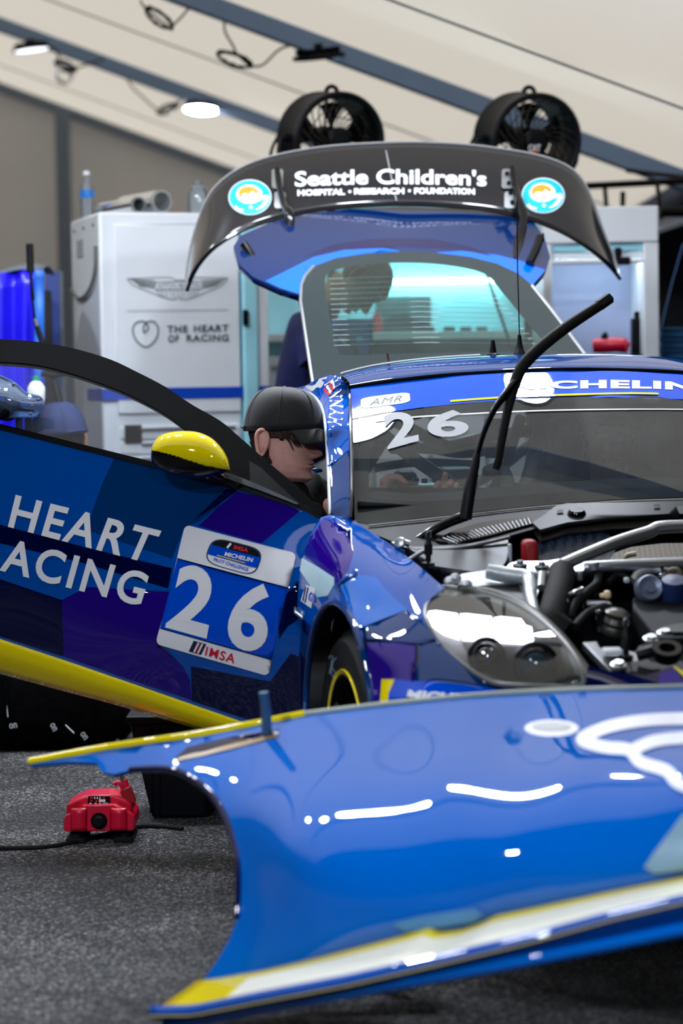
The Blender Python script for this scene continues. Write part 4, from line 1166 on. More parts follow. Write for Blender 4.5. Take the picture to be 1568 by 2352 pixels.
stroke('tyre_chalk', [[(755, 1512), (758, 1506), (764, 1508), (760, 1530), (756, 1548)], [(772, 1510), (764, 1520), (760, 1545), (764, 1556), (770, 1546), (764, 1535)]], 2.2, lambda u, v: min(WF(u, v), 5.42) - .0, M('chalk', (110, 130, 150), .8), w1, .012)
wheel(C(-2.7, .78, .345 - .12))
# dark wheel-house behind the tyre
G = [[C(-.02 + .36 * math.cos(t), l, .28 + .36 * math.sin(t)) for t in np.linspace(1.0, math.pi + .5, 24)] for l in (.5, .65, .9)]
grid('wheel_house', G, MATTB, car, .004)
box('wheel_house_wall', C(-.06, .5, .3), CFW * .3, CRT * .01, ZU * .3, MATTB, car, 0)

# ---- right A-pillar and roof rail
PILD = dep([(780, 1185, 6.0), (775, 1000, 6.32), (780, 880, 6.58), (755, 985, 6.33), (700, 893, 7.0), (735, 868, 6.75), (640, 925, 7.5), (640, 905, 7.5), (757, 1170, 6.02), (802, 1100, 6.13), (800, 900, 6.58)])
pil = [(757, 1184), (754, 1100), (750, 1040), (747, 985), (740, 940), (728, 915), (712, 902), (690, 897), (640, 915), (640, 900), (700, 886), (735, 867), (760, 861), (785, 866), (798, 880), (803, 920), (805, 1000), (807, 1100), (806, 1190), (780, 1188)]
pillar = panel('roof_pillar', pil, PILD, [ROYAL, DEEP], car, [([(758, 1070), (803, 1035), (806, 1100), (806, 1186), (780, 1186), (757, 1180)], 1)], step=8, thick=.02)
tube('pillar_seal', [W(u, v, PILD(u, v) + .004) for u, v in cr([(758, 1182), (752, 1040), (748, 985), (741, 942), (728, 917), (711, 904), (690, 899)], 4)], .005, CABG, pillar, 6)
tube('screen_edge', [W(u, v, PILD(u, v) - .002) for u, v in cr([(806, 1190), (807, 1100), (805, 1000), (803, 920), (798, 880), (785, 866)], 4)], .005, GLOSSB, pillar, 6)
def hw_(x, y):      # name down the pillar: x along, y across
    cpath = [(757, 873), (768, 890), (772, 915), (773, 945), (768, 975)]
    xs = np.linspace(0, 1, 5); u = np.interp(x, xs, [p[0] for p in cpath]); v = np.interp(x, xs, [p[1] for p in cpath])
    nx = np.interp(x, xs, [14, 15, 16, 17, 17]); ny = np.interp(x, xs, [-12, -8, -2, 2, 4])
    return (u + nx * (.5 - y) * 1.9, v + ny * (.5 - y) * 1.9)
text('name_lettering', 'HANNAH', None, PILD, WHITE, pillar, .035, .004, warp=hw_, sp=1.1)
for k in range(4):
    mkq = [(741 + 6.5 * k, 894 - 6.5 * k), (745 + 6.5 * k, 890 - 6.5 * k), (758 + 4 * k, 905 - 5 * k), (754 + 4 * k, 909 - 5 * k)]
    panel('flag_stripe', mkq, PILD, RED if k % 2 == 0 else WHITE, pillar, step=0, thick=0, off=.006)
panel('name_band', [(700, 888), (735, 869), (752, 865), (738, 890), (715, 898)], PILD, SILVP, pillar, step=0, thick=0, off=.004)

# ---- roof
hdr = cr([(786, 895, 6.6), (801, 892, 6.62), (900, 877, 6.63), (1049, 862, 6.65), (1275, 851, 6.70), (1420, 852, 6.76), (1568, 858, 6.82), (1760, 880, 6.92)], 5)
crest = cr([(752, 880, 6.98), (785, 864, 7.0), (860, 842, 7.05), (1000, 825, 7.15), (1200, 816, 7.22), (1350, 814, 7.28), (1480, 820, 7.33), (1640, 845, 7.4)], 5)
A_ = np.array([W(*p) for p in hdr]); B_ = np.array([W(*p) for p in crest])
D_ = B_ + np.array([-.12, .6, 0])[None, :] - np.array([0, 0, .05])
G = []
for t in np.linspace(0, 1, 8): G.append(A_ * (1 - t) + B_ * t + np.array([0, 0, .022]) * math.sin(math.pi * t))
for t in np.linspace(.15, 1, 7): G.append(B_ * (1 - t) + D_ * t + np.array([0, 0, .018]) * math.sin(math.pi * t * .5))
roof = grid('roof', G, DEEP, car, .012, out=(0, 3, 9))
tube('roof_strip', [p + np.array([0, .0, .004]) for p in A_], .006, BLACK, roof, 6)
q = [G[4][i] + np.array([0, 0, .006]) for i in range(4, 18)]
tube('roof_bead', q, .004, SILVP, roof, 5)
# aerials, pitot and hatch on the roof
def onroof(u, v, Y): return W(u, v, Y)
b0 = W(1193, 818, 7.2); lathe('aerial_base', [(0, .075), (.006, .074), (.008, .05), (.016, .02), (.022, .012), (.024, 0)], b0 - ZU * .004, (0, 0, 1), BLACK, car, 16)
tube('aerial_whip', [b0 + ZU * .07, b0 + ZU * .3 + np.array([-.004, 0, 0]), W(1187, 460, 7.2)], .0022, BLACK, car, 6)
b0 = W(1132, 820, 7.15); lathe('stub_aerial', [(0, .062), (.006, .061), (.012, .02), (.022, .014), (.024, 0)], b0 - ZU * .006, (0, 0, 1), BLACK, car, 16)
b0 = W(895, 846, 6.9); pt = box('pitot_base', b0 + ZU * .002, .014, .012, .005, M('brass', (190, 160, 130), .35, metal=.6), car, .003); tube('pitot_tube', [b0, W(889, 812, 6.9)], .0042, M('copper', (150, 100, 84), .35, metal=.7), pt, 6)
b0 = W(1251, 836, 6.95); box('roof_camera', b0, .024, .03, .012, BLACK, car, .006)
# ---- windscreen
WSD = dep([(801, 892, 6.62), (1049, 862, 6.65), (1275, 851, 6.70), (1568, 858, 6.82), (1760, 880, 6.92), (820, 1195, 6.0), (1000, 1182, 5.99), (1220, 1162, 6.02), (1441, 1148, 6.06), (1800, 1142, 6.2), (803, 1040, 6.28), (1275, 1010, 6.33), (1700, 1010, 6.5)])
ws_top = [(801, 893), (900, 877), (1049, 862), (1160, 856), (1275, 851), (1420, 852), (1568, 858), (1790, 884)]
ws_bot = [(1830, 1146), (1568, 1142), (1400, 1148), (1220, 1162), (1060, 1180), (950, 1192), (846, 1206), (812, 1196), (808, 1060), (804, 950)]
bnl = [(1795, 940), (1568, 917), (1400, 912), (1172, 918), (1060, 926), (966, 936), (880, 948), (808, 962)]
ws = panel('windscreen', ws_top + ws_bot, WSD, WSG, car, step=24, thick=0)
panel('banner', ws_top + bnl, WSD, PANELB, ws, step=20, thick=0, off=.004)
panel('screen_border', [(808, 962), (846, 957), (853, 1000), (847, 1100), (846, 1130), (860, 1145), (950, 1152), (1060, 1148), (1220, 1135), (1400, 1122), (1568, 1116), (1815, 1118), (1830, 1144), (1568, 1140), (1400, 1146), (1220, 1160), (1060, 1178), (950, 1190), (846, 1204), (812, 1194), (808, 1060)], WSD, FRIT, ws, step=20, thick=0, off=-.004)
panel('dash_film', [(846, 1140), (860, 1145), (950, 1152), (1060, 1148), (1220, 1135), (1400, 1122), (1568, 1116), (1810, 1117), (1808, 1098), (1568, 1096), (1400, 1100), (1220, 1110), (1060, 1128), (950, 1134), (856, 1127)], WSD, M('film_smoke', (84, 88, 92), .5), ws, step=20, thick=0, off=-.003)
stroke('tint_line', [cr([(862, 966), (960, 957), (1100, 949), (1240, 943), (1400, 940), (1568, 940), (1700, 944)], 4)], 3.0, WSD, SILVP, ws, .006)
panel('smoke_band', [(1172, 919), (1400, 913), (1568, 918), (1790, 941), (1790, 965), (1568, 940), (1400, 940), (1240, 943), (1100, 949), (960, 957), (862, 964), (846, 957), (880, 949), (966, 937), (1060, 927)], WSD, pane('smoke_tint', (96, 104, 108), (70, 78, 84), .25), ws, step=30, thick=0, off=-.003)
def mb_(x, y):
    u = 1163 + (1592 - 1163) * x
    vt = np.interp(u, [1163, 1250, 1400, 1500, 1600], [880, 875, 872, 874, 879]); vb = np.interp(u, [1163, 1250, 1400, 1500, 1600], [896, 893, 892, 893, 898])
    return (u, vt * (1 - y) + vb * y)
text('banner_lettering', 'MICHELIN', None, WSD, WHITE, ws, .055, .007, warp=mb_, sp=1.12)
stroke('banner_line', [cr([(1034, 921), (1100, 916), (1200, 910), (1350, 905), (1450, 903), (1512, 904)], 4)], 4.2, WSD, YEL, ws, .007)
lq = [(828, 914), (940, 900), (942, 924), (828, 939)]
panel('maker_decal', qpoly(lq, rrect(0, 0, 1, 1, .22)), WSD, WHITE, ws, step=0, thick=0, off=.007)
text('maker_lettering', 'AMR', qpoly(lq, [(.24, .22), (.9, .22), (.82, .78), (.18, .78)]), WSD, INK, ws, .0, .009, sp=1.1)
text('screen_digit', '2', [(878, 948), (955, 944), (962, 1012), (890, 1032)], WSD, GHOST, ws, .03, .007)
text('screen_digit', '6', [(975, 944), (1076, 940), (1076, 1000), (985, 1006)], WSD, GHOST, ws, .03, .007)
# ---- wiper lifted off the glass
wip = empty('wiper', tuple(W(1060, 1180, 5.95))); wip.parent = car; wip.location = WL[wip] - WL[car]
def WP(L, k=0): return [W(*p) for p in L]
tube('wiper_arm', WP([(930, 1262, 5.86), (980, 1226, 5.86), (1030, 1200, 5.87), (1070, 1184, 5.88)]), [.012, .013, .014, .016], GLOSSB, wip, 10, n=4)
tube('wiper_arm', WP([(1068, 1192, 5.87), (1078, 1130, 5.88), (1090, 1070, 5.90), (1095, 1045, 5.91)]), [.018, .017, .012, .010], PLAST, wip, 10, n=4)
tube('wiper_arm', WP([(1094, 1050, 5.91), (1110, 995, 5.93), (1135, 940, 5.95), (1165, 900, 5.97), (1190, 868, 5.99)]), [.008, .008, .009, .012, .012], GLOSSB, wip, 8, n=4)
tube('wiper_blade', WP([(1142, 1072, 5.94), (1152, 1010, 5.95), (1166, 940, 5.97), (1182, 880, 5.99), (1202, 838, 6.0), (1245, 795, 6.02), (1310, 745, 6.06), (1395, 690, 6.12)]), [.010, .012, .013, .017, .018, .017, .016, .0145], RUB, wip, 10, n=5)
tube('blade_tip', WP([(1375, 702, 6.105), (1400, 684, 6.125)]), .0165, RUB, wip, 6)
tube('blade_tip', WP([(1138, 1078, 5.94), (1143, 1060, 5.94)]), .011, RUB, wip, 6)
# ---- cabin
box('cabin_floor', C(-1.45, 0, .22), CFW * 1.0, CRT * .8, ZU * .03, MATTB, car, 0)
G = [[W(u, v, Y) for u in np.linspace(820, 1850, 12)] for v, Y in ((1168, 6.04), (1128, 6.22), (1128, 6.45), (1230, 6.55))]
grid('dashboard', G, MATTB, car, .01)
def bar(pts, r=.02, mat=CAGE, nm='cage_bar'): return tube(nm, [W(*p) for p in pts], r, mat, car, 10, n=4)
bar([(880, 1000, 6.55), (960, 1060, 6.7), (1110, 1160, 6.95)], .021)
bar([(860, 940, 6.7), (990, 1008, 7.2), (1040, 1022, 7.4), (1120, 1005, 7.5), (1230, 985, 7.6)], .022)
bar([(900, 1030, 7.3), (990, 1030, 7.4), (1060, 1040, 7.4), (1140, 1030, 7.4)], .02)
bar([(860, 1075, 7.6), (960, 1062, 7.6), (1100, 1068, 7.6)], .016, BLACK)
bar([(960, 1120, 7.9), (1100, 1105, 7.9), (1240, 1000, 7.6)], .02)
bar([(812, 1060, 6.5), (840, 1010, 6.6), (900, 965, 6.75), (960, 945, 6.9)], .024, MATTB)
bar([(812, 1120, 6.4), (842, 1070, 6.6), (880, 1010, 6.9)], .02, MATTB)
bar([(770, 1000, 7.0), (790, 920, 7.0), (860, 880, 7.0), (1100, 860, 7.1), (1400, 850, 7.2), (1600, 870, 7.3)], .024, MATTB)
bar([(1195, 960, 6.75), (1150, 1090, 6.9), (1110, 1160, 7.0)], .018)
def hose(pts, r, mat, nm):
    P = cr([W(*p) for p in pts], 40)
    rr = [r * (1 + .12 * (i % 3 == 0)) for i in range(len(P))]
    V, F = tubev(P, rr, 10); return mk(nm, V, F, mat, car)
hose([(1120, 1085, 6.5), (1150, 1080, 6.55), (1165, 1110, 6.5), (1160, 1150, 6.4)], .02, CAGE, 'vent_hose')
hose([(1245, 960, 6.7), (1230, 1040, 6.6), (1210, 1110, 6.5), (1190, 1160, 6.4)], .022, CAGE, 'vent_hose')
pbox('mirror_screen', 1112, 962, 1166, 1052, 6.5, .02, PLAST, car, .006)
pbox('screen_tag', 1130, 1011, 1142, 1018, 6.495, .004, WHITE, car, 0)
pbox('seat', 1290, 975, 1530, 1200, 7.35, .16, MATTB, car, .05)
pbox('seat_wing', 1268, 960, 1330, 1090, 7.1, .22, MATTB, car, .03); pbox('seat_wing', 1490, 960, 1550, 1090, 7.1, .22, MATTB, car, .03)
pbox('bulkhead', 1215, 930, 1760, 1300, 7.6, .03, MATTB, car, 0)
pbox('cabin_box', 1010, 1080, 1100, 1140, 7.2, .3, PLAST, car, .02); pbox('cabin_box', 905, 1085, 960, 1140, 7.3, .2, PLAST, car, .02)
for k, (u, v) in enumerate(((955, 1103), (975, 1105), (1000, 1104), (1020, 1108))):
    pbox('fitting', u - 7, v - 5, u + 7, v + 5, 7.0, .03, M('anodised_blue', (60, 100, 200), .3, metal=.7), car, .003)
pbox('dash_strip', 900, 1118, 1020, 1122, 6.9, .02, CABW, car, 0); pbox('dash_strip', 1160, 1110, 1195, 1118, 6.9, .02, CABW, car, 0)
box('door_opening', C(-1.3, -.86, .6), CFW * .8, CRT * .03, ZU * .3, MATTB, car, .02)
# ---- body side behind the door and rear quarters
for s in (1, -1):
    G = []
    for x in np.linspace(-1.75, -3.45, 12):
        k = max(0, (-x - 2.9) / .55)
        wq = 1 - .18 * k * k
        G.append([C(x, s * l * wq, z) for l, z in ((.86, .16), (.93, .3), (.95, .5), (.96, .66), (.93, .78), (.82, .87), (.62, .9))])
    grid('rear_quarter', G, ROYAL, car, .01, out=tuple(C(-2.6, s * 4, 1)))
    G = [[C(x, s * l, z) for l, z in ((.80, .16), (.89, .18), (.91, .26), (.86, .33))] for x in np.linspace(-.48, -1.78, 6)]
    grid('sill', G, MATTB, car, .01, out=tuple(C(-1, s * 4, 1)))
G = [[C(-3.42, l, z) for l in np.linspace(-.78, .78, 9)] for z in (.2, .4, .55)]
grid('tail_panel', G, DEEP, car, .01, out=tuple(C(-6, 0, 1)))
box('boot_floor', C(-2.85, 0, .45), CFW * .55, CRT * .75, ZU * .02, MATTB, car, 0)
for s in (1,):
    G = [[C(x, s * l, z) for l, z in ((.78, .86), (.7, 1.02), (.6, 1.14))] for x in (-1.75, -1.95, -2.15)]
    grid('rear_pillar', G, ROYAL, car, .02, out=tuple(C(-2, s * 4, 1)))
# ---- raised tailgate: glass, deck and wing
HD = dep([(720, 890, 7.62), (1345, 815, 7.85), (1030, 838, 7.72), (900, 578, 8.35), (692, 655, 8.12), (1220, 655, 8.25), (925, 478, 8.78), (538, 562, 8.42), (1262, 590, 8.55), (640, 505, 8.66), (1225, 510, 8.76), (700, 760, 7.88), (1290, 740, 8.05)])
gate = empty('tailgate', tuple(W(1030, 838, 7.72))); gate.parent = car; gate.location = WL[gate] - WL[car]
gt = [(692, 655), (700, 635), (720, 612), (770, 593), (840, 582), (920, 577), (1000, 580), (1080, 590), (1140, 605), (1190, 628), (1222, 656)]
g_out = gt + [(1262, 706), (1300, 756), (1346, 818), (1346, 860), (1030, 870), (722, 900), (718, 880), (706, 800), (696, 730), (690, 690)]
g_in = cr([(746, 640), (768, 620), (840, 608), (920, 603), (1020, 608), (1110, 628), (1150, 668), (1205, 735), (1262, 803), (1240, 806), (1000, 810), (800, 816), (778, 806), (766, 770), (752, 700)], 4, True)
g_in = [tuple(p) for p in g_in]
panel('glass_border', g_out, HD, FRIT, gate, step=20, thick=0, holes=[g_in])
panel('rear_glass', g_in, HD, HATG, gate, step=24, thick=0)
for k in range(14):
    t = .08 + .062 * k
    stroke('heater_wire', [[(750 + 14 * t + 4, 625 + 190 * t), (950 + 30 * t, 618 + 190 * t), (1100 + 150 * t, 625 + 185 * t)]], .9, HD, M('wire', (110, 130, 130), .5), gate, .003)
tube('glass_edge', [W(u, v, HD(u, v) - .003) for u, v in [(722, 898), (718, 880), (706, 800), (696, 730), (690, 690), (692, 655), (700, 635), (720, 612)]], .006, ALU, gate, 6)
tube('glass_edge', [W(u, v, HD(u, v) - .003) for u, v in [(1222, 656), (1262, 706), (1300, 756), (1346, 818)]], .006, ALU, gate, 6)
deck = gt[::-1] + [(690, 678), (640, 662), (580, 634), (548, 604), (536, 566), (552, 541), (620, 511), (700, 492), (800, 480), (925, 475), (1050, 479), (1150, 491), (1225, 510), (1250, 545), (1263, 590), (1254, 622)]
dk = panel('deck_lid', deck, HD, [paint('deck_paint_dim', (0, 30, 76)), paint('deck_paint_lit', (0, 84, 206)), NAVY], gate, [([(692, 655), (700, 635), (720, 612), (770, 593), (840, 582), (920, 577), (880, 570), (790, 574), (720, 590), (680, 610), (610, 645), (640, 660), (690, 676)], 1), ([(1000, 580), (1080, 590), (1140, 605), (1190, 628), (1222, 655), (1252, 620), (1200, 600), (1140, 585), (1060, 576)], 1),  # dark deck and brighter rims: reflection and wing shade put into the colour
      ([(700, 590), (760, 562), (840, 550), (920, 546), (1000, 550), (1080, 566), (1130, 588), (1060, 574), (920, 568), (790, 572)], 2)], step=14, thick=.03)  # navy arc: shade of the spoiler ridge painted on
UP = cr([(425, 668), (431, 600), (448, 525), (478, 450), (520, 405), (580, 372), (660, 350), (760, 335), (870, 328), (950, 326), (1050, 330), (1150, 341), (1240, 357), (1300, 379), (1336, 410), (1362, 462), (1386, 530), (1410, 592), (1428, 640)], 8)
LO = cr([(425, 668), (444, 622), (480, 577), (530, 542), (590, 516), (660, 497), (740, 482), (830, 473), (925, 470), (1030, 474), (1120, 483), (1200, 500), (1270, 524), (1330, 554), (1375, 585), (1405, 612), (1428, 640)], 8)
def resamp(P, n):
    P = np.array(P); d = np.r_[0, np.cumsum(np.linalg.norm(np.diff(P, axis=0), axis=1))]; d /= d[-1]
    s = np.linspace(0, 1, n); return np.stack([np.interp(s, d, P[:, k]) for k in range(P.shape[1])], 1)
NS = 81
UPs, LOs = resamp(UP, NS), resamp(LO, NS)
def wingpt(s, t, off=0.0):
    i = s * (NS - 1); k = int(min(i, NS - 2)); f = i - k
    a = UPs[k] * (1 - f) + UPs[k + 1] * f; b = LOs[k] * (1 - f) + LOs[k + 1] * f
    p_ = a * (1 - t) + b * t
    x = abs(s - .5) * 2
    Y = 8.96 * (1 - t) + 8.74 * t - .03 * math.sin(math.pi * t) + (.05 * x * x) - .10 * max(0, x - .75) * (1 - t) - off
    return W(p_[0], p_[1], Y), p_
WINGM = M('wing_carbon', (12, 13, 20), .3, coat=1.0, var=.15, scale=30, spec=.2)
G = [[wingpt(s, t)[0] for s in np.linspace(0, 1, NS)] for t in np.linspace(0, 1, 12)]
wing_o = grid('rear_wing', G, WINGM, gate, .014)
tube('wing_lip', [wingpt(s, 0)[0] for s in np.linspace(.02, .98, 60)], .0045, M('lip_grey', (150, 150, 150), .4), gate, 6)
tube('wing_lip', [wingpt(s, 1)[0] for s in np.linspace(.02, .98, 60)], .006, GLOSSB, gate, 6)
_wc = np.array([[s, t, *wingpt(s, t)[1], wingpt(s, t)[0][1]] for s in np.linspace(.02, .98, 25) for t in (0, .33, .66, 1)])
WGD = dep([(r[2], r[3], r[4]) for r in _wc])
def arc_txt(u0, u1, va, vb, vc):      # v at left, middle, right ; returns warp builder
    def mkw(h):
        def w_(x, y):
            u = u0 + (u1 - u0) * x
            vm = va * (1 - x) * (1 - 2 * x) + 4 * vb * x * (1 - x) + vc * x * (2 * x - 1)
            return (u, vm + h * y)
        return w_
    return mkw
text('wing_lettering', "Seattle Children's", None, WGD, WHITE, gate, .022, .006, warp=arc_txt(677, 1117, 393, 387, 392)(36))
text('wing_lettering', 'HOSPITAL', None, WGD, WHITE, gate, .045, .006, warp=arc_txt(683, 792, 436, 434.5, 433.5)(14))
text('wing_lettering', 'RESEARCH', None, WGD, WHITE, gate, .045, .006, warp=arc_txt(813, 928, 432.5, 432, 431.5)(14))
text('wing_lettering', 'FOUNDATION', None, WGD, WHITE, gate, .045, .006, warp=arc_txt(951, 1090, 431.5, 431.5, 433)(14))
for u, v in ((803, 440), (940, 438)): panel('wing_dot', ell(u, v, 3.4, 3.2, 10), WGD, WHITE, gate, step=0, thick=0, off=.006)
CYB = M('logo_cyan', (0, 176, 216), .4, var=.02); ORG = M('logo_orange', (242, 150, 40), .4, var=.02)
for cx, cy in ((574, 453), (1247, 449)):
    panel('round_logo', ell(cx, cy, 49.5, 40.5, 40), WGD, WHITE, gate, step=20, thick=0, off=.005)
    panel('round_logo', ell(cx, cy, 47.5, 38.8, 40), WGD, CYB, gate, step=20, thick=0, off=.0065)
    panel('round_logo', ell(cx - 2, cy - 7, 30, 22, 30), WGD, WHITE, gate, step=0, thick=0, off=.008)
    panel('round_logo', ell(cx - 4, cy - 10, 23, 15.5, 30), WGD, ORG, gate, step=0, thick=0, off=.0095)
    panel('round_logo', [tuple(p) for p in cr([(cx - 20, cy - 4), (cx - 10, cy - 9), (cx - 2, cy - 6), (cx + 4, cy - 14), (cx + 10, cy - 10), (cx + 20, cy - 6), (cx + 16, cy), (cx, cy + 2), (cx - 12, cy + 3)], 3, True)], WGD, WHITE, gate, step=0, thick=0, off=.0105)
    panel('round_logo', [tuple(p) for p in cr([(cx + 12, cy + 10), (cx + 26, cy - 1), (cx + 40, cy - 5), (cx + 44, cy + 3), (cx + 36, cy + 18), (cx + 24, cy + 26), (cx + 12, cy + 28), (cx + 26, cy + 18), (cx + 34, cy + 4), (cx + 22, cy + 8)], 3, True)], WGD, WHITE, gate, step=0, thick=0, off=.009)
    panel('round_logo', ell(cx + 2, cy + 23, 4, 3.5, 12), WGD, WHITE, gate, step=0, thick=0, off=.009)
    stroke('round_logo', [cr([(cx - 34, cy + 20), (cx - 28, cy + 27), (cx - 15, cy + 30)], 4)], 5, WGD, WHITE, gate, .009)
stroke('wing_scratch', [[(886, 345), (897, 400), (910, 460)]], 1.5, WGD, SILVP, gate, .004)
# swan-neck supports with bolted feet
for i, L in enumerate(([(636, 388, 8.84), (642, 430, 8.78), (652, 470, 8.70), (664, 490, 8.64), (665, 520, 8.62), (658, 570, 8.60), (650, 604, 8.56)], [(1176, 384, 8.84), (1184, 430, 8.78), (1194, 465, 8.70), (1202, 490, 8.66), (1200, 520, 8.62), (1190, 560, 8.56), (1180, 600, 8.44)])):
    tube('wing_support', [W(*p) for p in L], [.012, .013, .016, .02, .018, .02, .016], GLOSSB, gate, 8, n=4)
    u = 632 if i == 0 else 1160
    panel('support_foot', rrect(u - 8, 388, u + 18, 432, 6), WGD, ALU, gate, step=0, thick=.006, off=.016); panel('support_foot', rrect(u - 2, 440, u + 24, 478, 6), WGD, ALU, gate, step=0, thick=.006, off=.016)
    for k in range(4):
        lathe('bolt', [(0, -.006), (.008, -.005), (.009, .002)], W(u + 4 + 4 * k, 398 + 22 * k, WGD(u + 4 + 4 * k, 398 + 22 * k) - .024), (0, 1, .2), BLACK, gate, 8)
for L in ([(1240, 545, 8.5), (1232, 570, 8.46), (1215, 605, 8.40)], [(560, 560, 8.38), (580, 590, 8.36), (600, 606, 8.34)]):
    tube('stay', [W(*p) for p in L], .017, GLOSSB, gate, 8, n=3)
pbox('stay_bracket', 1236, 535, 1250, 556, 8.5, .03, GLOSSB, gate, .004)

# ---- headlight
HLD = dep([(1004, 1351, 5.42), (976, 1414, 5.2), (1022, 1491, 5.08), (1113, 1559, 4.97), (1266, 1575, 4.9), (1330, 1575, 4.9), (1311, 1496, 5.0), (1221, 1410, 5.22), (1104, 1360, 5.4), (1150, 1460, 5.06), (1330, 1560, 4.9)])
hl = empty('headlight', tuple(W(1150, 1480, 5.05))); hl.parent = car; hl.location = WL[hl] - WL[car]
HLO = [tuple(p) for p in cr([(1004, 1351), (982, 1383), (976, 1414), (995, 1455), (1022, 1491), (1077, 1536), (1113, 1559), (1153, 1572), (1266, 1577), (1330, 1577), (1339, 1550), (1311, 1496), (1266, 1446), (1221, 1410), (1167, 1380), (1104, 1360), (1050, 1351)], 3, True)]
panel('lamp_housing', HLO, lambda u, v: HLD(u, v) + .05, M('lamp_grey', (70, 74, 74), .5, metal=.1, var=.08), hl, step=16, thick=.004)
panel('lens', HLO, HLD, LENS, hl, step=16, thick=0)
tube('lens_rim', [W(u, v, HLD(u, v)) for u, v in HLO], .006, M('rim_grey', (100, 102, 100), .4), hl, 6, closed=True)
for poly in ([(984, 1404), (1000, 1402), (1050, 1409), (1053, 1460), (1020, 1448), (996, 1430)], [(1056, 1410), (1070, 1409), (1128, 1416), (1130, 1464), (1060, 1461)], [(1134, 1419), (1150, 1416), (1196, 1421), (1206, 1436), (1220, 1440), (1224, 1470), (1136, 1466)]):
    panel('led_bar', poly, lambda u, v: HLD(u, v) + .015, LEDG, hl, step=0, thick=.012)
panel('led_shelf', [(1224, 1446), (1260, 1458), (1290, 1478), (1226, 1474)], lambda u, v: HLD(u, v) + .02, STEEL, hl, step=0, thick=.01)
for u, v, r, hexa in ((1117, 1507, .030, True), (1230, 1527, .036, False)):
    c = W(u, v, HLD(u, v) + .035)
    lathe('projector_ring', [(r * 1.5, .012), (r * 1.5, -.006), (r * 1.2, -.012), (r * 1.1, 0), (r * 1.1, .02)], c, (0, 1, 0), BLACK, hl, 28)
    lathe('projector_lens', [(0, -.022), (r * .5, -.018), (r * .85, -.008), (r, .006)], c, (0, 1, 0), CHROME if hexa else M('lens_dark', (60, 76, 86), .05, metal=.5, coat=1), hl, 24)
panel('projector_shelf', [(1060, 1474), (1300, 1480), (1330, 1560), (1260, 1572), (1160, 1566), (1080, 1530)], lambda u, v: HLD(u, v) + .047, BLACK, hl, step=20, thick=0)
G = []
for a, b in zip(cr([(1050, 1350), (1110, 1348), (1180, 1368), (1240, 1404), (1300, 1460), (1345, 1520), (1390, 1578)], 4), cr([(1050, 1352), (1104, 1361), (1167, 1382), (1221, 1412), (1266, 1448), (1311, 1498), (1340, 1560)], 4)):
    G.append([W(a[0] * (1 - t) + b[0] * t, a[1] * (1 - t) + b[1] * t, np.interp(a[1], [1348, 1460, 1578], [5.42, 5.14, 4.94]) - .012 * math.sin(t * 3.14)) for t in np.linspace(0, 1, 5)])
grid('lamp_surround', G, M('surround_grey', (104, 104, 100), .42, var=.06), hl, .01)

# ---- engine bay
eb = empty('engine_bay', tuple(W(1400, 1450, 5.4))); eb.parent = car; eb.location = WL[eb] - WL[car]
def BD(u, v): return np.interp(v, [1100, 1180, 1300, 1400, 1560, 1700], [6.05, 5.95, 5.6, 5.3, 4.97, 4.8])
def et(nm, pts, r, mat, n=4, seg=9): return tube(nm, [W(*p) for p in pts], r, mat, eb, seg, n=n)
# dark tub so nothing shows through
G = [[W(u, v, Y) for u in np.linspace(930, 1900, 10)] for v, Y in ((1215, 6.02), (1330, 6.0), (1520, 5.98), (1640, 5.2), (1600, 4.98))]
grid('bay_tub', G, MATTB, eb, .006)
# cowl: black gutter with grille, raised panel and carbon scuttle
COWL = dep([(806, 1200, 5.98), (900, 1215, 5.9), (1230, 1175, 5.98), (1568, 1150, 6.02), (1800, 1150, 6.12), (930, 1262, 5.78), (1100, 1240, 5.82), (1230, 1215, 5.85), (1568, 1190, 5.92), (1800, 1195, 6.0)])
panel('cowl', [(808, 1197), (846, 1206), (950, 1193), (1060, 1181), (1220, 1164), (1400, 1150), (1568, 1144), (1820, 1150), (1820, 1200), (1568, 1185), (1400, 1192), (1260, 1205), (1165, 1232), (1060, 1255), (950, 1262), (905, 1245), (850, 1222)], COWL, BLACK, eb, step=24, thick=.01, off=-.004)
tube('cowl_edge', [W(u, v, COWL(u, v) - .008) for u, v in cr([(846, 1207), (950, 1196), (1060, 1184), (1220, 1166), (1400, 1153), (1568, 1147)], 4)], .003, ALU, eb, 5)
gq = [(1062, 1210), (1212, 1186), (1216, 1200), (1000, 1245)]
panel('cowl_grille', [(1000, 1240), (1040, 1218), (1100, 1200), (1205, 1185), (1222, 1192), (1222, 1202), (1130, 1228), (1040, 1248)], COWL, GLOSSB, eb, step=0, thick=.01, off=.012)
for k in range(22):
    s = (k + .5) / 22; a = np.array([1012 + 205 * s, 1236 - 48 * s ** .9]); b = np.array([1040 + 182 * s, 1246 - 44 * s])
    stroke('grille_slat', [[tuple(a), tuple(b)]], 1.8, COWL, STEEL, eb, .026)
pan = [(1222, 1200), (1250, 1182), (1275, 1162), (1300, 1156), (1420, 1154), (1568, 1150), (1800, 1156), (1800, 1190), (1568, 1180), (1400, 1188), (1300, 1200), (1240, 1216)]
panel('cowl_cover', pan, COWL, M('cover_black', (20, 24, 28), .5, spec=.3), eb, step=20, thick=.012, off=.018)
for u, v, w_ in ((1286, 1174, 14), (1508, 1161, 14)): panel('cover_slot', [(u - w_ / 2, v - 3), (u + w_ / 2, v - 4), (u + w_ / 2, v + 2), (u - w_ / 2, v + 3)], COWL, BLACK, eb, step=0, thick=0, off=.032)
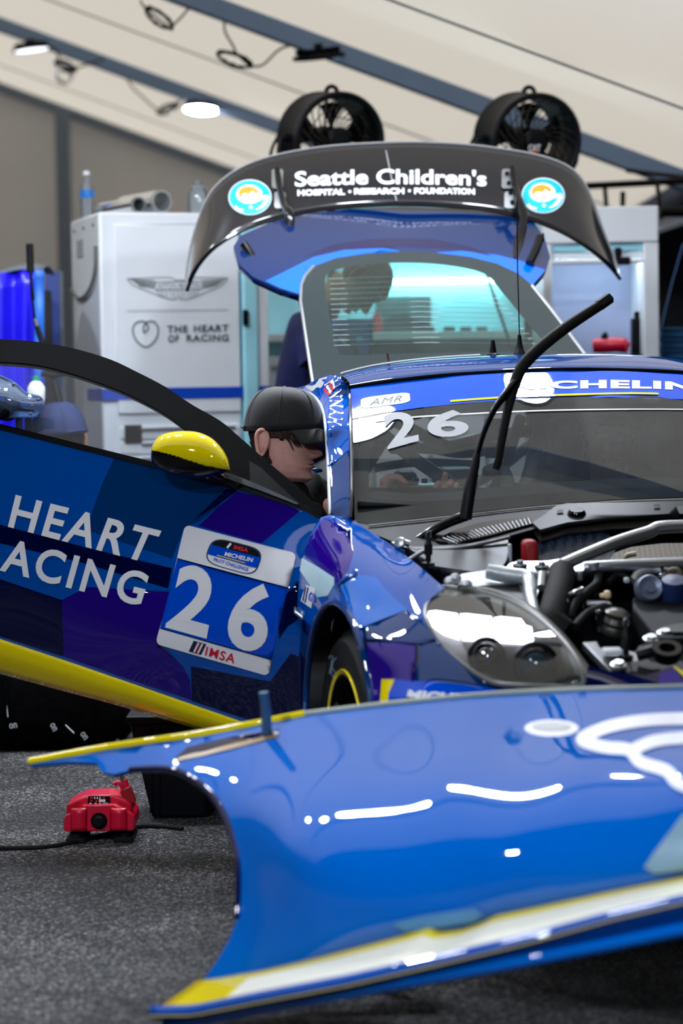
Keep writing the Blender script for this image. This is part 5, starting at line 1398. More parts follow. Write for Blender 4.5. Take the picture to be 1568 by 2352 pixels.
lathe('cover_cap', [(0, .012), (.02, .012), (.024, .006), (.026, 0)], W(1324, 1180, COWL(1324, 1180) - .02), (0, -.3, 1), GLOSSB, eb, 20)
SCU = dep([(1235, 1225, 5.86), (1568, 1200, 5.92), (1240, 1300, 5.74), (1568, 1290, 5.75), (1400, 1240, 5.84)])
panel('scuttle', [(1222, 1216), (1300, 1203), (1400, 1193), (1568, 1186), (1800, 1192), (1800, 1215), (1568, 1206), (1400, 1212), (1300, 1222), (1240, 1240)], SCU, CARBF, eb, step=24, thick=.01)
panel('carbon_plenum', [(1233, 1225), (1300, 1215), (1380, 1220), (1420, 1240), (1400, 1300), (1330, 1318), (1250, 1316), (1236, 1280)], SCU, CARB, eb, step=14, thick=.02, off=-.03)
panel('heat_shield', [(1390, 1300), (1410, 1270), (1450, 1256), (1520, 1248), (1700, 1245), (1700, 1300), (1568, 1300)], SCU, HEAT, eb, step=20, thick=.02, off=.0)
et('shield_fold', [(1432, 1286, 5.72), (1440, 1276, 5.72), (1460, 1272, 5.72)], .007, M('foil', (150, 140, 120), .4, metal=.5))
pbox('red_tank', 1200, 1242, 1236, 1300, 5.72, .08, DRED, eb, .012); pbox('pale_bracket', 1167, 1250, 1176, 1300, 5.70, .03, CABG, eb, .004)
# black scuttle box and drip tray
panel('drip_box', [(932, 1256), (1000, 1254), (1080, 1248), (1166, 1234), (1168, 1280), (1150, 1305), (1080, 1312), (1000, 1300), (975, 1285), (955, 1270)], lambda u, v: BD(u, v) + .04, M('box_black', (10, 15, 28), .4, spec=.3), eb, step=16, thick=.05)
et('box_rim', [(900, 1248, 5.8), (950, 1262, 5.76), (1060, 1258, 5.76), (1170, 1234, 5.8)], .005, STEEL)
lathe('hinge_pin', [(.0, .0), (.012, .0), (.016, .006), (.012, .012), (0, .014)], W(920, 1248, 5.74), (-.3, -.8, .3), ALU, eb, 14)
et('wiper_spindle', [(905, 1252, 5.76), (925, 1246, 5.76), (940, 1250, 5.76)], .009, ALU)
et('hinge_arm', [(940, 1285, 5.7), (965, 1270, 5.7), (980, 1262, 5.7)], .006, STEEL)
def hood_pin(u, v0, v1, Y):
    a, b = W(u, v1, Y), W(u + 1, v0, Y); H = np.linalg.norm(b - a)
    lathe('bonnet_pin', [(0, 0), (.018, 0), (.018, .006), (.007, .01), (.007, H * .28), (.011, H * .3), (.011, H * .6), (.007, H * .66), (.006, H * .8)], a, b - a, PLAST, eb, 14)
    d = (b - a) / H
    P = [a + d * H * (.86 + .12 * math.sin(t)) + np.array([1.0, 0, 0]) * .006 * math.cos(t) for t in np.linspace(0, 2 * math.pi, 13)[:-1]]
    tube('pin_eye', P, .003, STEEL, eb, 6, closed=True)
hood_pin(983, 1218, 1298, 5.62); hood_pin(1437, 1418, 1512, 5.08)
# strut brace: bolted plate and two tubes
BR = dplane(W(1240, 1305, 5.55), (0.05, -.35, 1))
panel('brace_plate', [tuple(p) for p in cr([(1165, 1300), (1185, 1290), (1260, 1288), (1310, 1280), (1355, 1298), (1362, 1308), (1300, 1312), (1250, 1314), (1215, 1310), (1172, 1308)], 3, True)], BR, ALU, eb, step=14, thick=.02)
et('brace_tube', [(1290, 1298, 5.5), (1350, 1272, 5.55), (1420, 1244, 5.62), (1490, 1222, 5.68), (1530, 1210, 5.7), (1720, 1206, 5.75)], .017, ALU, seg=12)
et('brace_tube', [(1340, 1304, 5.48), (1400, 1300, 5.48), (1568, 1293, 5.52), (1720, 1290, 5.56)], .015, ALU, seg=12)
et('brace_weld', [(1361, 1292, 5.475), (1364, 1308, 5.475)], .018, ALU, 0)
for u, v in ((1194, 1298), (1244, 1301)): lathe('brace_bolt', [(0, .012), (.009, .012), (.009, .005), (.018, .004), (.02, 0)], W(u, v, BR(u, v) - .006), (0, -.1, 1), STEEL, eb, 12)
# inner wing: bare silver casting and black cover
panel('inner_wing', [(1022, 1340), (1060, 1318), (1120, 1308), (1180, 1310), (1235, 1318), (1240, 1345), (1225, 1390), (1240, 1420), (1215, 1408), (1180, 1360), (1110, 1345), (1050, 1350)], lambda u, v: BD(u, v) + .03, M('casting', (176, 182, 186), .4, metal=.45, var=.12, scale=18, bump=.2, bscale=60), eb, step=12, thick=.01)
panel('inner_cover', [(1070, 1352), (1110, 1344), (1190, 1342), (1212, 1392), (1160, 1372), (1110, 1358)], lambda u, v: BD(u, v) + .01, PLAST, eb, step=14, thick=.012)
et('casting_rib', [(1120, 1312, 5.52), (1170, 1322, 5.5), (1212, 1330, 5.48), (1218, 1370, 5.4), (1228, 1412, 5.3)], [.02, .022, .02, .016, .014], M('casting', (176, 182, 186)))
et('wing_tube', [(1246, 1318, 5.46), (1243, 1350, 5.42)], .012, ALU, 0)
for u, v in ((1032, 1338), (1045, 1330), (1070, 1345)): lathe('wing_knob', [(0, -.014), (.012, -.012), (.016, 0), (.01, .012)], W(u, v, BD(u, v) - .01), (0, 1, -.2), ALU, eb, 14)
# hoses, wiring and boxes
et('intake_hose', [(1290, 1312, 5.5), (1285, 1345, 5.44), (1276, 1385, 5.36), (1268, 1425, 5.28), (1300, 1450, 5.26)], [.034, .036, .036, .034, .03], RUB, 5, 14)
et('hose_clamp', [(1250, 1394, 5.30), (1266, 1402, 5.28), (1284, 1402, 5.28)], .006, CHROME)
et('coolant_hose', [(1310, 1420, 5.3), (1325, 1380, 5.34), (1345, 1362, 5.38), (1370, 1340, 5.42), (1375, 1310, 5.5)], .011, RUB)
et('coolant_hose', [(1320, 1440, 5.25), (1350, 1410, 5.3), (1385, 1395, 5.3), (1400, 1400, 5.3)], .012, RUB)
et('wiring', [(1370, 1312, 5.5), (1368, 1335, 5.45), (1350, 1358, 5.4), (1340, 1400, 5.35)], .004, RUB); et('wiring', [(1376, 1312, 5.5), (1378, 1340, 5.45), (1366, 1370, 5.4)], .004, RUB); et('wiring', [(1395, 1340, 5.45), (1420, 1320, 5.48), (1450, 1335, 5.45), (1470, 1360, 5.4)], .008, RUB)
et('dipstick', [(1308, 1366, 5.35), (1325, 1358, 5.35), (1338, 1352, 5.36)], .006, CHROME)
pbox('alloy_fitting', 1288, 1376, 1306, 1394, 5.33, .04, CABG, eb, .006); pbox('alloy_fitting', 1325, 1312, 1340, 1336, 5.46, .03, STEEL, eb, .005); pbox('alloy_fitting', 1434, 1328, 1446, 1340, 5.42, .03, CABG, eb, .004)
pbox('connector', 1388, 1358, 1404, 1376, 5.36, .03, M('beige', (214, 190, 150), .5), eb, .006); pbox('connector', 1378, 1364, 1390, 1374, 5.37, .02, M('beige', (214, 190, 150)), eb, .004)
pbox('relay_box', 1350, 1386, 1405, 1392, 5.31, .08, STEEL, eb, .002)
pbox('relay_box', 1366, 1402, 1388, 1456, 5.27, .06, GLOSSB, eb, .006)
c_ = W(1408, 1456, 5.27); lathe('foil_canister', [(0, 0), (.03, 0), (.032, .01), (.028, .02), (.032, .03), (.028, .042), (.032, .054), (.02, .062), (0, .064)], c_, (0.2, -.2, 1), M('foil_dark', (90, 88, 84), .35, metal=.8), eb, 18)
c_ = W(1490, 1352, 5.4); lathe('pulley', [(0, -.02), (.014, -.02), (.016, -.012), (.03, -.016), (.034, -.01), (.036, .012), (0, .012)], c_, (-.1, 1, -.35), M('pulley_grey', (110, 118, 140), .35, metal=.4), eb, 28)
et('pipe_arc', [(1452, 1338, 5.46), (1465, 1318, 5.48), (1495, 1308, 5.5), (1530, 1312, 5.5)], .011, M('casting', (176, 182, 186)))
et('pipe_arc', [(1530, 1318, 5.45), (1552, 1314, 5.46), (1562, 1330, 5.45)], .014, HEAT); lathe('blue_cap', [(0, .02), (.03, .018), (.034, 0), (.034, -.03)], W(1546, 1346, 5.4), (0, -.4, 1), M('cap_blue', (24, 44, 90), .4), eb, 20)
lathe('bolt', [(0, .03), (.005, .03), (.005, .01), (.01, .008), (.01, 0)], W(1520, 1325, 5.44), (0, 0, 1), CHROME, eb, 8)
ECV = dep([(1455, 1368, 5.42), (1568, 1356, 5.46), (1700, 1350, 5.5), (1510, 1470, 5.1), (1700, 1450, 5.15), (1452, 1400, 5.34)])
prism('engine_cover', [(1452, 1370), (1568, 1356), (1720, 1350), (1720, 1452), (1560, 1465), (1508, 1466), (1452, 1395)], ECV, M('cover_matt', (17, 20, 24), .6, bump=.1, spec=.15), eb, .06, .006, axis=(0, .3, -1))
prism('cover_tab', [(1520, 1438), (1568, 1430), (1720, 1428), (1720, 1450), (1545, 1452)], lambda u, v: ECV(u, v) - .02, PLAST, eb, .02, .003, axis=(0, .3, -1))
for u, v in ((1527, 1457), (1495, 1470), (1420, 1530)): lathe('bolt', [(0, .012), (.012, .012), (.012, .006), (.02, .005), (.02, 0)], W(u, v, BD(u, v) - .03), (0, -.3, 1), ALU, eb, 12)
# slam panel across the nose
prism('slam_panel', [(1336, 1474), (1372, 1472), (1378, 1486), (1440, 1492), (1470, 1500), (1480, 1530), (1400, 1540), (1380, 1520)], lambda u, v: BD(u, v) + .02, STEEL, eb, .02, .004, axis=(0, .3, -1))
pbox('latch_plate', 1388, 1492, 1430, 1504, 5.06, .05, CABW, eb, .004)
prism('radiator_duct', [(1460, 1480), (1500, 1472), (1540, 1480), (1580, 1500), (1720, 1500), (1720, 1560), (1560, 1552), (1440, 1545), (1430, 1520), (1470, 1512)], lambda u, v: BD(u, v) + .0, PLAST, eb, .08, .01, axis=(0, .3, -1))
lathe('duct_port', [(.02, 0), (.03, 0), (.034, .01), (.034, .03), (.02, .03), (.02, 0)], W(1530, 1512, 5.02), (0, -.5, 1), GLOSSB, eb, 18); et('duct_pipe', [(1462, 1506, 5.04), (1490, 1498, 5.04), (1510, 1490, 5.05)], .014, PLAST)
# nose top
NOD = dep([(1340, 1535, 4.93), (1568, 1560, 4.85), (1720, 1560, 4.85), (1340, 1700, 4.8), (1720, 1700, 4.7)])
panel('nose_panel', [(1350, 1530), (1400, 1542), (1480, 1552), (1548, 1530), (1600, 1560), (1720, 1560), (1720, 1700), (1340, 1700), (1338, 1578)], NOD, [NAVY, PURP, YEL], car, [([(1512, 1548), (1545, 1534), (1568, 1560), (1580, 1610), (1516, 1610)], 1), ([(1540, 1526), (1720, 1500), (1720, 1600), (1590, 1572)], 2)], step=24, thick=.01)

# ================================================================== FOREGROUND BODYWORK
FG = dep([(60, 1746, 5.0), (250, 1712, 4.95), (560, 1664, 4.88), (900, 1612, 4.8), (1100, 1592, 4.76), (1340, 1578, 4.74), (1568, 1572, 4.74), (1800, 1572, 4.76), (300, 1762, 4.84), (380, 1766, 4.74), (440, 1788, 4.66), (500, 1845, 4.56), (540, 1945, 4.44), (549, 2040, 4.36), (520, 2170, 4.32), (490, 2225, 4.32), (345, 2340, 4.36),
          (700, 1720, 4.62), (900, 1700, 4.56), (1200, 1680, 4.5), (1568, 1660, 4.46), (700, 1850, 4.30), (1000, 1800, 4.22), (1300, 1780, 4.14), (1568, 1770, 4.08), (650, 1950, 4.22), (900, 1930, 4.08), (1200, 1900, 3.98), (1568, 1880, 3.92), (650, 2150, 4.18), (900, 2120, 4.02), (1200, 2070, 3.93), (1568, 2010, 3.87), (600, 2330, 4.22), (900, 2270, 4.06), (1200, 2205, 3.97), (1568, 2130, 3.9), (1800, 1800, 4.02), (1800, 2050, 3.85), (1800, 2090, 3.86), (2300, 1600, 4.85), (2300, 1720, 4.6), (2300, 1850, 4.2), (2300, 2000, 4.02), (2300, 2100, 4.0)])
fg = empty('front_bodywork', tuple(np.r_[W(1100, 2200, 4.0)[:2], 0]), 'detached blue nose and bonnet section resting in front of the car, out of focus', 'bodywork')
crest_ = [(60, 1746), (150, 1729), (250, 1710), (360, 1695), (470, 1679), (560, 1662), (700, 1636), (900, 1610), (1100, 1590), (1200, 1584), (1340, 1578), (1568, 1571), (1800, 1574), (2050, 1585), (2300, 1602)]
arch_ = [(545, 2110), (549, 2040), (547, 1985), (540, 1945), (524, 1893), (500, 1845), (472, 1812), (440, 1788), (410, 1773), (380, 1766), (340, 1766), (300, 1768), (262, 1778), (235, 1772), (220, 1750), (150, 1748), (70, 1756)]
strU = [(2300, 1948), (2050, 1940), (1800, 1962), (1568, 2012), (1400, 2046), (1250, 2078), (1125, 2104), (1112, 2116), (1060, 2134), (1005, 2140), (985, 2130), (930, 2146), (800, 2180), (700, 2205), (600, 2228), (500, 2246), (468, 2250)]
bodyo = crest_ + strU + [(500, 2205), (525, 2160)] + arch_
fgp = [([(60, 1746), (150, 1729), (250, 1710), (360, 1695), (470, 1679), (560, 1662), (700, 1636), (702, 1644), (560, 1672), (470, 1690), (360, 1706), (250, 1722), (150, 1741), (70, 1754)], 1)]
main = panel('nose_skin', bodyo, FG, [AZURE, YEL], fg, fgp, step=22, thick=.012)
strL = [(340, 2332), (440, 2332), (600, 2300), (800, 2262), (1000, 2216), (1200, 2168), (1400, 2112), (1568, 2072), (1800, 2030), (2050, 2010), (2300, 2016)]
def byu(P, n=70):
    P = np.array(sorted(P)); s_ = np.linspace(0, 1, n); d = np.r_[0, np.cumsum(np.linalg.norm(np.diff(P, axis=0), axis=1))]; d /= d[-1]
    return np.stack([np.interp(s_, d, P[:, k]) for k in (0, 1)], 1)
SU, SL = byu([(452, 2252)] + strU), byu(strL)
SB = byu([(380, 2357), (440, 2347), (600, 2315), (800, 2279), (1000, 2243), (1200, 2207), (1400, 2169), (1568, 2135), (1800, 2104), (2050, 2090), (2300, 2094)])
YU = [FG(*p) for p in SU]
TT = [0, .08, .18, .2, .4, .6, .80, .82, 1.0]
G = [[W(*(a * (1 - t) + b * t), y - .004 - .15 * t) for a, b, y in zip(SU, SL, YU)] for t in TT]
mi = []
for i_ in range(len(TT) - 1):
    for j_ in range(len(SU) - 1): mi.append(1 if (TT[i_] > .17 and TT[i_ + 1] < .825 and j_ > 4) else 0)  # cream along the middle of the stripe, yellow at the edges and tip
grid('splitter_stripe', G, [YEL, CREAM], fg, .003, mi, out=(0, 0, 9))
G = [[W(*(a * (1 - t) + b * t), y - .154 + .03 * t) for a, b, y in zip(SL, SB, YU)] for t in (0, .3, .6, 1)]
grid('splitter_lip', G, ROYAL, fg, .02)
tube('splitter_edge', [W(*p, y - .132) for p, y in zip(SB, YU)], .013, AZURE, fg, 10)
# side skirts behind the arch: inner return so the shell has depth
tube('arch_edge', [W(u, v, FG(u, v)) for u, v in cr(arch_[:12], 4)], .008, NAVY, fg, 8)
G = [[W(u, v, FG(u, v)) + np.array([.05, .10, 0]) * t for u, v in cr(arch_[:13], 3)] for t in np.linspace(0, 1, 5)]
grid('arch_liner', G, MATTB, fg, .006)
# second rim above the arch (fender top flange)
tube('rear_flange', [W(u, v, FG(u, v) - .004) for u, v in cr([(700, 1640), (900, 1616), (1100, 1597), (1300, 1586), (1568, 1578)], 4)], .007, M('flange_grey', (150, 160, 150), .4), fg, 8)
tube('rear_flange', [W(u, v, FG(u, v) - .004) for u, v in cr([(68, 1749), (250, 1716), (470, 1684), (700, 1640)], 4)], .009, YEL, fg, 8)
panel('top_vent', [(480, 1706), (560, 1686), (620, 1680), (640, 1690), (560, 1712), (470, 1734), (400, 1750), (420, 1728)], FG, M('vent_bronze', (150, 118, 50), .3, coat=.5), fg, step=14, thick=.002, off=.006)
panel('top_vent', [(430, 1716), (520, 1694), (640, 1676), (640, 1684), (540, 1704), (470, 1724), (400, 1742)], FG, NAVY, fg, step=14, thick=.002, off=.009)
# bonnet pins standing up
for u, v0, v1, Y in ((613, 1590, 1690, 4.78), (1106, 2020, 2110, 3.99)):
    tube('body_pin', [W(u, v1, Y), W(u - 2, (v0 + v1) / 2, Y - .005), W(u - 8, v0, Y - .01)], [.011, .012, .011], M('pin_steel', (70, 110, 140), .35, metal=.5), fg, 10, n=3)
panel('pin_tray', [(900, 2120), (960, 2104), (1090, 2086), (1110, 2100), (1090, 2118), (1000, 2132), (930, 2142)], FG, M('tray_blue', (60, 130, 190), .3, coat=.6), fg, step=14, thick=.002, off=.006)
# emblem lines, badge and mesh inlet
hp = cr([(1444, 1722), (1390, 1716), (1340, 1702), (1345, 1690), (1400, 1668), (1480, 1654), (1568, 1650), (1680, 1650), (1800, 1660), (1890, 1682), (1900, 1712), (1840, 1760), (1740, 1805), (1640, 1822), (1560, 1800), (1530, 1770), (1470, 1750)], 5, True)
stroke('heart_emblem', [hp], 28, FG, WHITE, fg, .008, True)
stroke('heart_emblem', [cr([(1452, 1722), (1500, 1702), (1568, 1694), (1660, 1694), (1720, 1706)], 5)], 28, FG, WHITE, fg, .010)
panel('oval_badge', ell(1266, 1672, 62, 19, 24), FG, WHITE, fg, step=12, thick=.001, off=.006)
panel('oval_badge', ell(1266, 1668, 46, 10, 20), FG, SILVP, fg, step=0, thick=0, off=.012)
panel('mesh_inlet', [(1478, 1992), (1500, 1960), (1568, 1870), (1700, 1840), (2040, 1835), (2040, 1935), (1800, 1945), (1568, 2000), (1500, 2006)], FG, M('mesh_grey', (130, 165, 185), .5, var=.1), fg, step=20, thick=.002, off=.006)
# low trestles under the shell
for x, y in ((W(720, 2250, 4.72)[0], 4.72), (W(2050, 2250, 4.6)[0], 4.6)):
    z = .3
    ts = empty('low_trestle', (x, y, 0), 'low black trestle under the %s of the detached nose section' % ('arch end' if x < .5 else 'far end'), 'trestle')
    box('top_bar', (x, y, z - .02), .16, .03, .02, BLACK, ts, .005)
    for sx in (-.13, .13):
        for sy in (-.08, .08): tube('leg', [(x + sx, y, z - .03), (x + sx, y + sy, 0)], .012, BLACK, ts, 8)

# ================================================================== THINGS ON THE GROUND
def gp(u, v):      # point of the ground seen at a pixel
    d = _F + _R * ((u - CX) / FPX) - _U * ((v - CY) / FPX)
    return CAM + d * (-CAM[2] / d[2])
# red battery charger
g0 = gp(227, 1938); YC = g0[1]
print('charger at', g0)
ch = empty('battery_charger', tuple(g0), 'red battery charger with black knob standing on the asphalt', 'charger')
k_ = YC / FPX
def cw(u, v, d=0.0): return W(u, v, YC + d)
def outl(L): return [cw(u, v) for u, v in L]
DCH = .16
body = [(147, 1882), (150, 1874), (186, 1857), (190, 1850), (262, 1848), (282, 1858), (302, 1870), (308, 1878), (308, 1904), (305, 1908), (150, 1911), (146, 1906)]
prism('case', body, lambda u, v: YC, RED, ch, DCH, .006)
upper = [(152, 1880), (152, 1850), (170, 1838), (196, 1828), (258, 1826), (282, 1834), (302, 1846), (303, 1880), (262, 1850), (190, 1852), (186, 1858)]
prism('case_top', [(152, 1880), (152, 1850), (172, 1838), (196, 1828), (258, 1826), (284, 1834), (303, 1846), (303, 1880)], lambda u, v: YC + .03, RED, ch, DCH - .05, .006)
for u0, u1 in ((162, 200), (252, 292)):
    G = []
    for v in np.linspace(1856, 1907, 8):
        G.append([W(u, v, YC - .002 - .012 * math.sin(math.pi * (u - u0) / (u1 - u0)) * min(1, (v - 1852) / 12)) for u in np.linspace(u0, u1, 9)])
    grid('case_rib', G, RED, ch, .004)
prism('knob_plate', ell(227, 1886, 19, 19, 24), lambda u, v: YC - .004, BLACK, ch, .01, .001)
kn = lathe('knob', [(0, -.016), (.012, -.016), (.016, -.012), (.018, 0)], W(227, 1886, YC - .004), (0, 1, 0), PLAST, ch, 22)
pq = [(202, 1829), (252, 1829), (253, 1849), (201, 1850)]
prism('display', pq, lambda u, v: YC + .024, BLACK, ch, .01, .001)
fd = lambda u, v: YC + .022
for u0, v0, u1, v1, m_ in ((207, 1831, 213, 1835, RED), (216, 1831, 219, 1835, WHITE), (222, 1831, 225, 1835, WHITE), (228, 1831, 231, 1835, WHITE), (236, 1831, 241, 1834, RED), (207, 1838, 213, 1841, RED), (219, 1838, 224, 1842, RED), (227, 1836, 242, 1842, WHITE), (205, 1844, 210, 1847, WHITE), (217, 1844, 222, 1848, WHITE), (227, 1844, 232, 1848, WHITE), (236, 1844, 248, 1847, WHITE)):
    mk('display_mark', [W(u0, v0, YC + .021), W(u1, v0, YC + .021), W(u1, v1, YC + .021), W(u0, v1, YC + .021)], [(0, 1, 2, 3)], m_, ch, False)
for u in (175, 285):
    p_ = W(u, 1909, YC + .03)
    for dy in (0, .10): tube('foot', [(p_[0], p_[1] + dy, .0), (p_[0], p_[1] + dy, p_[2])], [.02, .016], RUB, ch, 10)
    box('foot_bar', (p_[0], p_[1] + .05, .008), .028, .075, .008, RUB, ch, .004)
for k in range(5):
    stroke('vent_slot', [[(270 + 2 * k, 1848 + 5 * k - 6), (300, 1858 + 5 * k - 6)]], 1.5, lambda u, v: YC + .03, DRED, ch, .002); stroke('vent_slot', [[(155, 1858 + 5 * k - 6), (185 - 3 * k, 1848 + 5 * k - 6)]], 1.5, lambda u, v: YC + .03, DRED, ch, .002)
cl = empty('jump_clamp', tuple(W(295, 1835, YC + .08)), 'red jump lead clamp hanging on the charger corner', 'clamp')
prism('jaw', [(275, 1818), (298, 1806), (312, 1842), (305, 1846), (282, 1834)], lambda u, v: YC + .04, DRED, cl, .025, .003)
tube('handle', [W(262, 1802, YC + .05), W(272, 1797, YC + .05), (W(280, 1806, YC + .05)), W(284, 1822, YC + .05)], .007, RED, cl, 8, n=4)
tube('handle', [W(288, 1790, YC + .06), W(292, 1805, YC + .06), W(298, 1820, YC + .06)], .006, RED, cl, 8, n=4)
tag(tube('clamp_lead', [W(294, 1825, YC + .06), W(284, 1795, YC + .1), W(276, 1765, YC + .15), W(270, 1700, YC + .3)], .006, RUB, None, 7, n=5), 'black lead rising from the red clamp', 'cable')
P = [gp(-60, 1952), gp(60, 1952), gp(130, 1946), gp(200, 1932), gp(300, 1906), gp(360, 1902), gp(420, 1908)]
tag(tube('power_cable', [p_ + ZU * .006 for p_ in P], .006, RUB, None, 7, n=6), 'thin black cable lying across the asphalt behind the charger', 'cable')
# black tote standing beside the charger
g1 = gp(400, 1880)
tt = empty('black_tote', tuple(g1), 'tall black plastic tote on the ground under the open door', 'tote')
zt_ = W(400, 1655, g1[1])[2]
x0, x1 = W(326, 1870, g1[1])[0], W(475, 1870, g1[1])[0]
V = [(x0 + .03, g1[1], 0), (x1, g1[1], 0), (x1 + .03, g1[1] + .2, 0), (x0 + .03, g1[1] + .2, 0), (x0 - .03, g1[1] - .03, zt_), (x1 + .02, g1[1] - .03, zt_), (x1 + .05, g1[1] + .22, zt_), (x0 - .03, g1[1] + .22, zt_)]
bev(fixn(mk('body', V, [(0, 1, 2, 3), (4, 5, 6, 7), (0, 1, 5, 4), (1, 2, 6, 5), (2, 3, 7, 6), (3, 0, 4, 7)], PLAST, tt, False)), .012)
box('rim', ((x0 + x1) / 2, g1[1] + .1, zt_ + .008), (x1 - x0) / 2 + .04, .14, .012, PLAST, tt, .006)
for u in (348, 366): tube('tote_rib', [(W(u, 1700, g1[1] - .03)[0], g1[1] - .028, zt_ * .95), (W(u, 1860, g1[1])[0], g1[1] - .004, .02)], .006, PLAST, tt, 6)

# soft black bag with small white marks under the open door
g2 = gp(120, 1735)
bag = empty('equipment_bag', (W(125, 1700, 7.75)[0], 7.9, 0), 'black soft equipment bag with small white marks under the open door', 'bag')
bx0, bx1 = W(-90, 1700, 7.72)[0], W(335, 1700, 7.72)[0]
G = []
for i in range(29):
    q = i / 28; x = bx0 + (bx1 - bx0) * q; e = max(.12, min(1, 6 * q, 6 * (1 - q))) ** .5
    row = []
    for k in range(33):
        t = 2 * math.pi * k / 32; cx_, cz_ = math.copysign(abs(math.cos(t)) ** .55, math.cos(t)), math.copysign(abs(math.sin(t)) ** .55, math.sin(t))
        row.append((x, 7.9 + .17 * e * cx_ + .008 * math.sin(i * 1.9 + k), .2 + .199 * e * cz_ + (.008 * math.sin(i * 1.3 + k * .7) if cz_ > 0 else 0)))
    G.append(row)
fixn(mk('body', *gridv(G), M('bag_black', (7, 8, 11), .8, var=.2, bump=.4, bscale=18, spec=.1), bag))
for q in (.25, .72):
    x = bx0 + (bx1 - bx0) * q
    tube('strap', [(x, 7.9 + .185 * math.cos(t), .2 + .21 * math.sin(t)) for t in np.linspace(-.3, math.pi + .3, 14)], .012, BLACK, bag, 6, flat=.3)
tube('zip', [(bx0 + .05 + (bx1 - bx0 - .1) * q, 7.84, .402) for q in np.linspace(0, 1, 12)], .004, STEEL, bag, 5)
for (u, v), ang in (((30, 1667), -.15), ((123, 1670), 1.1), ((193, 1690), .95)):
    c, s_ = math.cos(ang), math.sin(ang)
    q = [(u + x * c - y * s_, v + x * s_ + y * c) for x, y in ((-9, -6), (9, -6), (9, 6), (-9, 6))]
    text('bag_mark', 'on', q, lambda uu, vv_: 7.72, WHITE, bag, .02, .004)
for a, b in (((14, 1616), (18, 1647)), ((150, 1665), (170, 1684))):
    tube('bag_stripe', [W(*a, 7.717), W(*b, 7.717)], .0025, WHITE, bag, 5)

# ================================================================== PEOPLE
HZ = [0, .05, .12, .20, .28, .36, .45, .52, .60, .70, .80, .90, .97, 1.0]
HF = [.33, .385, .385, .395, .385, .385, .38, .365, .39, .375, .325, .215, .10, .0]
HB = [.02, .10, .16, .21, .28, .34, .39, .41, .42, .42, .39, .30, .17, .0]
HWD = [.10, .19, .235, .265, .285, .30, .315, .325, .33, .335, .31, .245, .13, .0]
NZ = [.27, .30, .325, .35, .385, .44, .50, .56]; NA = [0, .075, .125, .13, .105, .065, .03, 0]
def gs(x, m, s): return math.exp(-((x - m) / s) ** 2)
def headpt(z, th, sx=1.0, k=1.0):
    f, b, w = np.interp(z, HZ, HF), np.interp(z, HZ, HB), np.interp(z, HZ, HWD)
    c, s = math.cos(th), math.sin(th)
    y = w * s
    x = f * (abs(c) ** .82) if c > 0 else -b * abs(c)
    if c > 0:
        sg = np.interp(z, [.28, .34, .5], [.075, .07, .035])
        x += np.interp(z, NZ, NA) * gs(y, 0, sg)
        x += (.028 * gs(z, .235, .014) + .03 * gs(z, .185, .018) - .02 * gs(z, .212, .008) - .015 * gs(z, .14, .02) + .03 * gs(z, .06, .04)) * gs(y, 0, .13)
        x -= .035 * (gs(y, .15, .075) + gs(y, -.15, .075)) * gs(z, .505, .035)
        x += .02 * gs(z, .575, .025) * (gs(y, .14, .1) + gs(y, -.14, .1))
    return x * sx * k, y * k, z
def head_frame(o, fwd, up):
    fwd = np.array(fwd, float); fwd /= np.linalg.norm(fwd); up = np.array(up, float); up -= fwd * (up @ fwd); up /= np.linalg.norm(up)
    lat = np.cross(up, fwd)
    return lambda x, y, z, H: o + (fwd * x + lat * y + up * z) * H
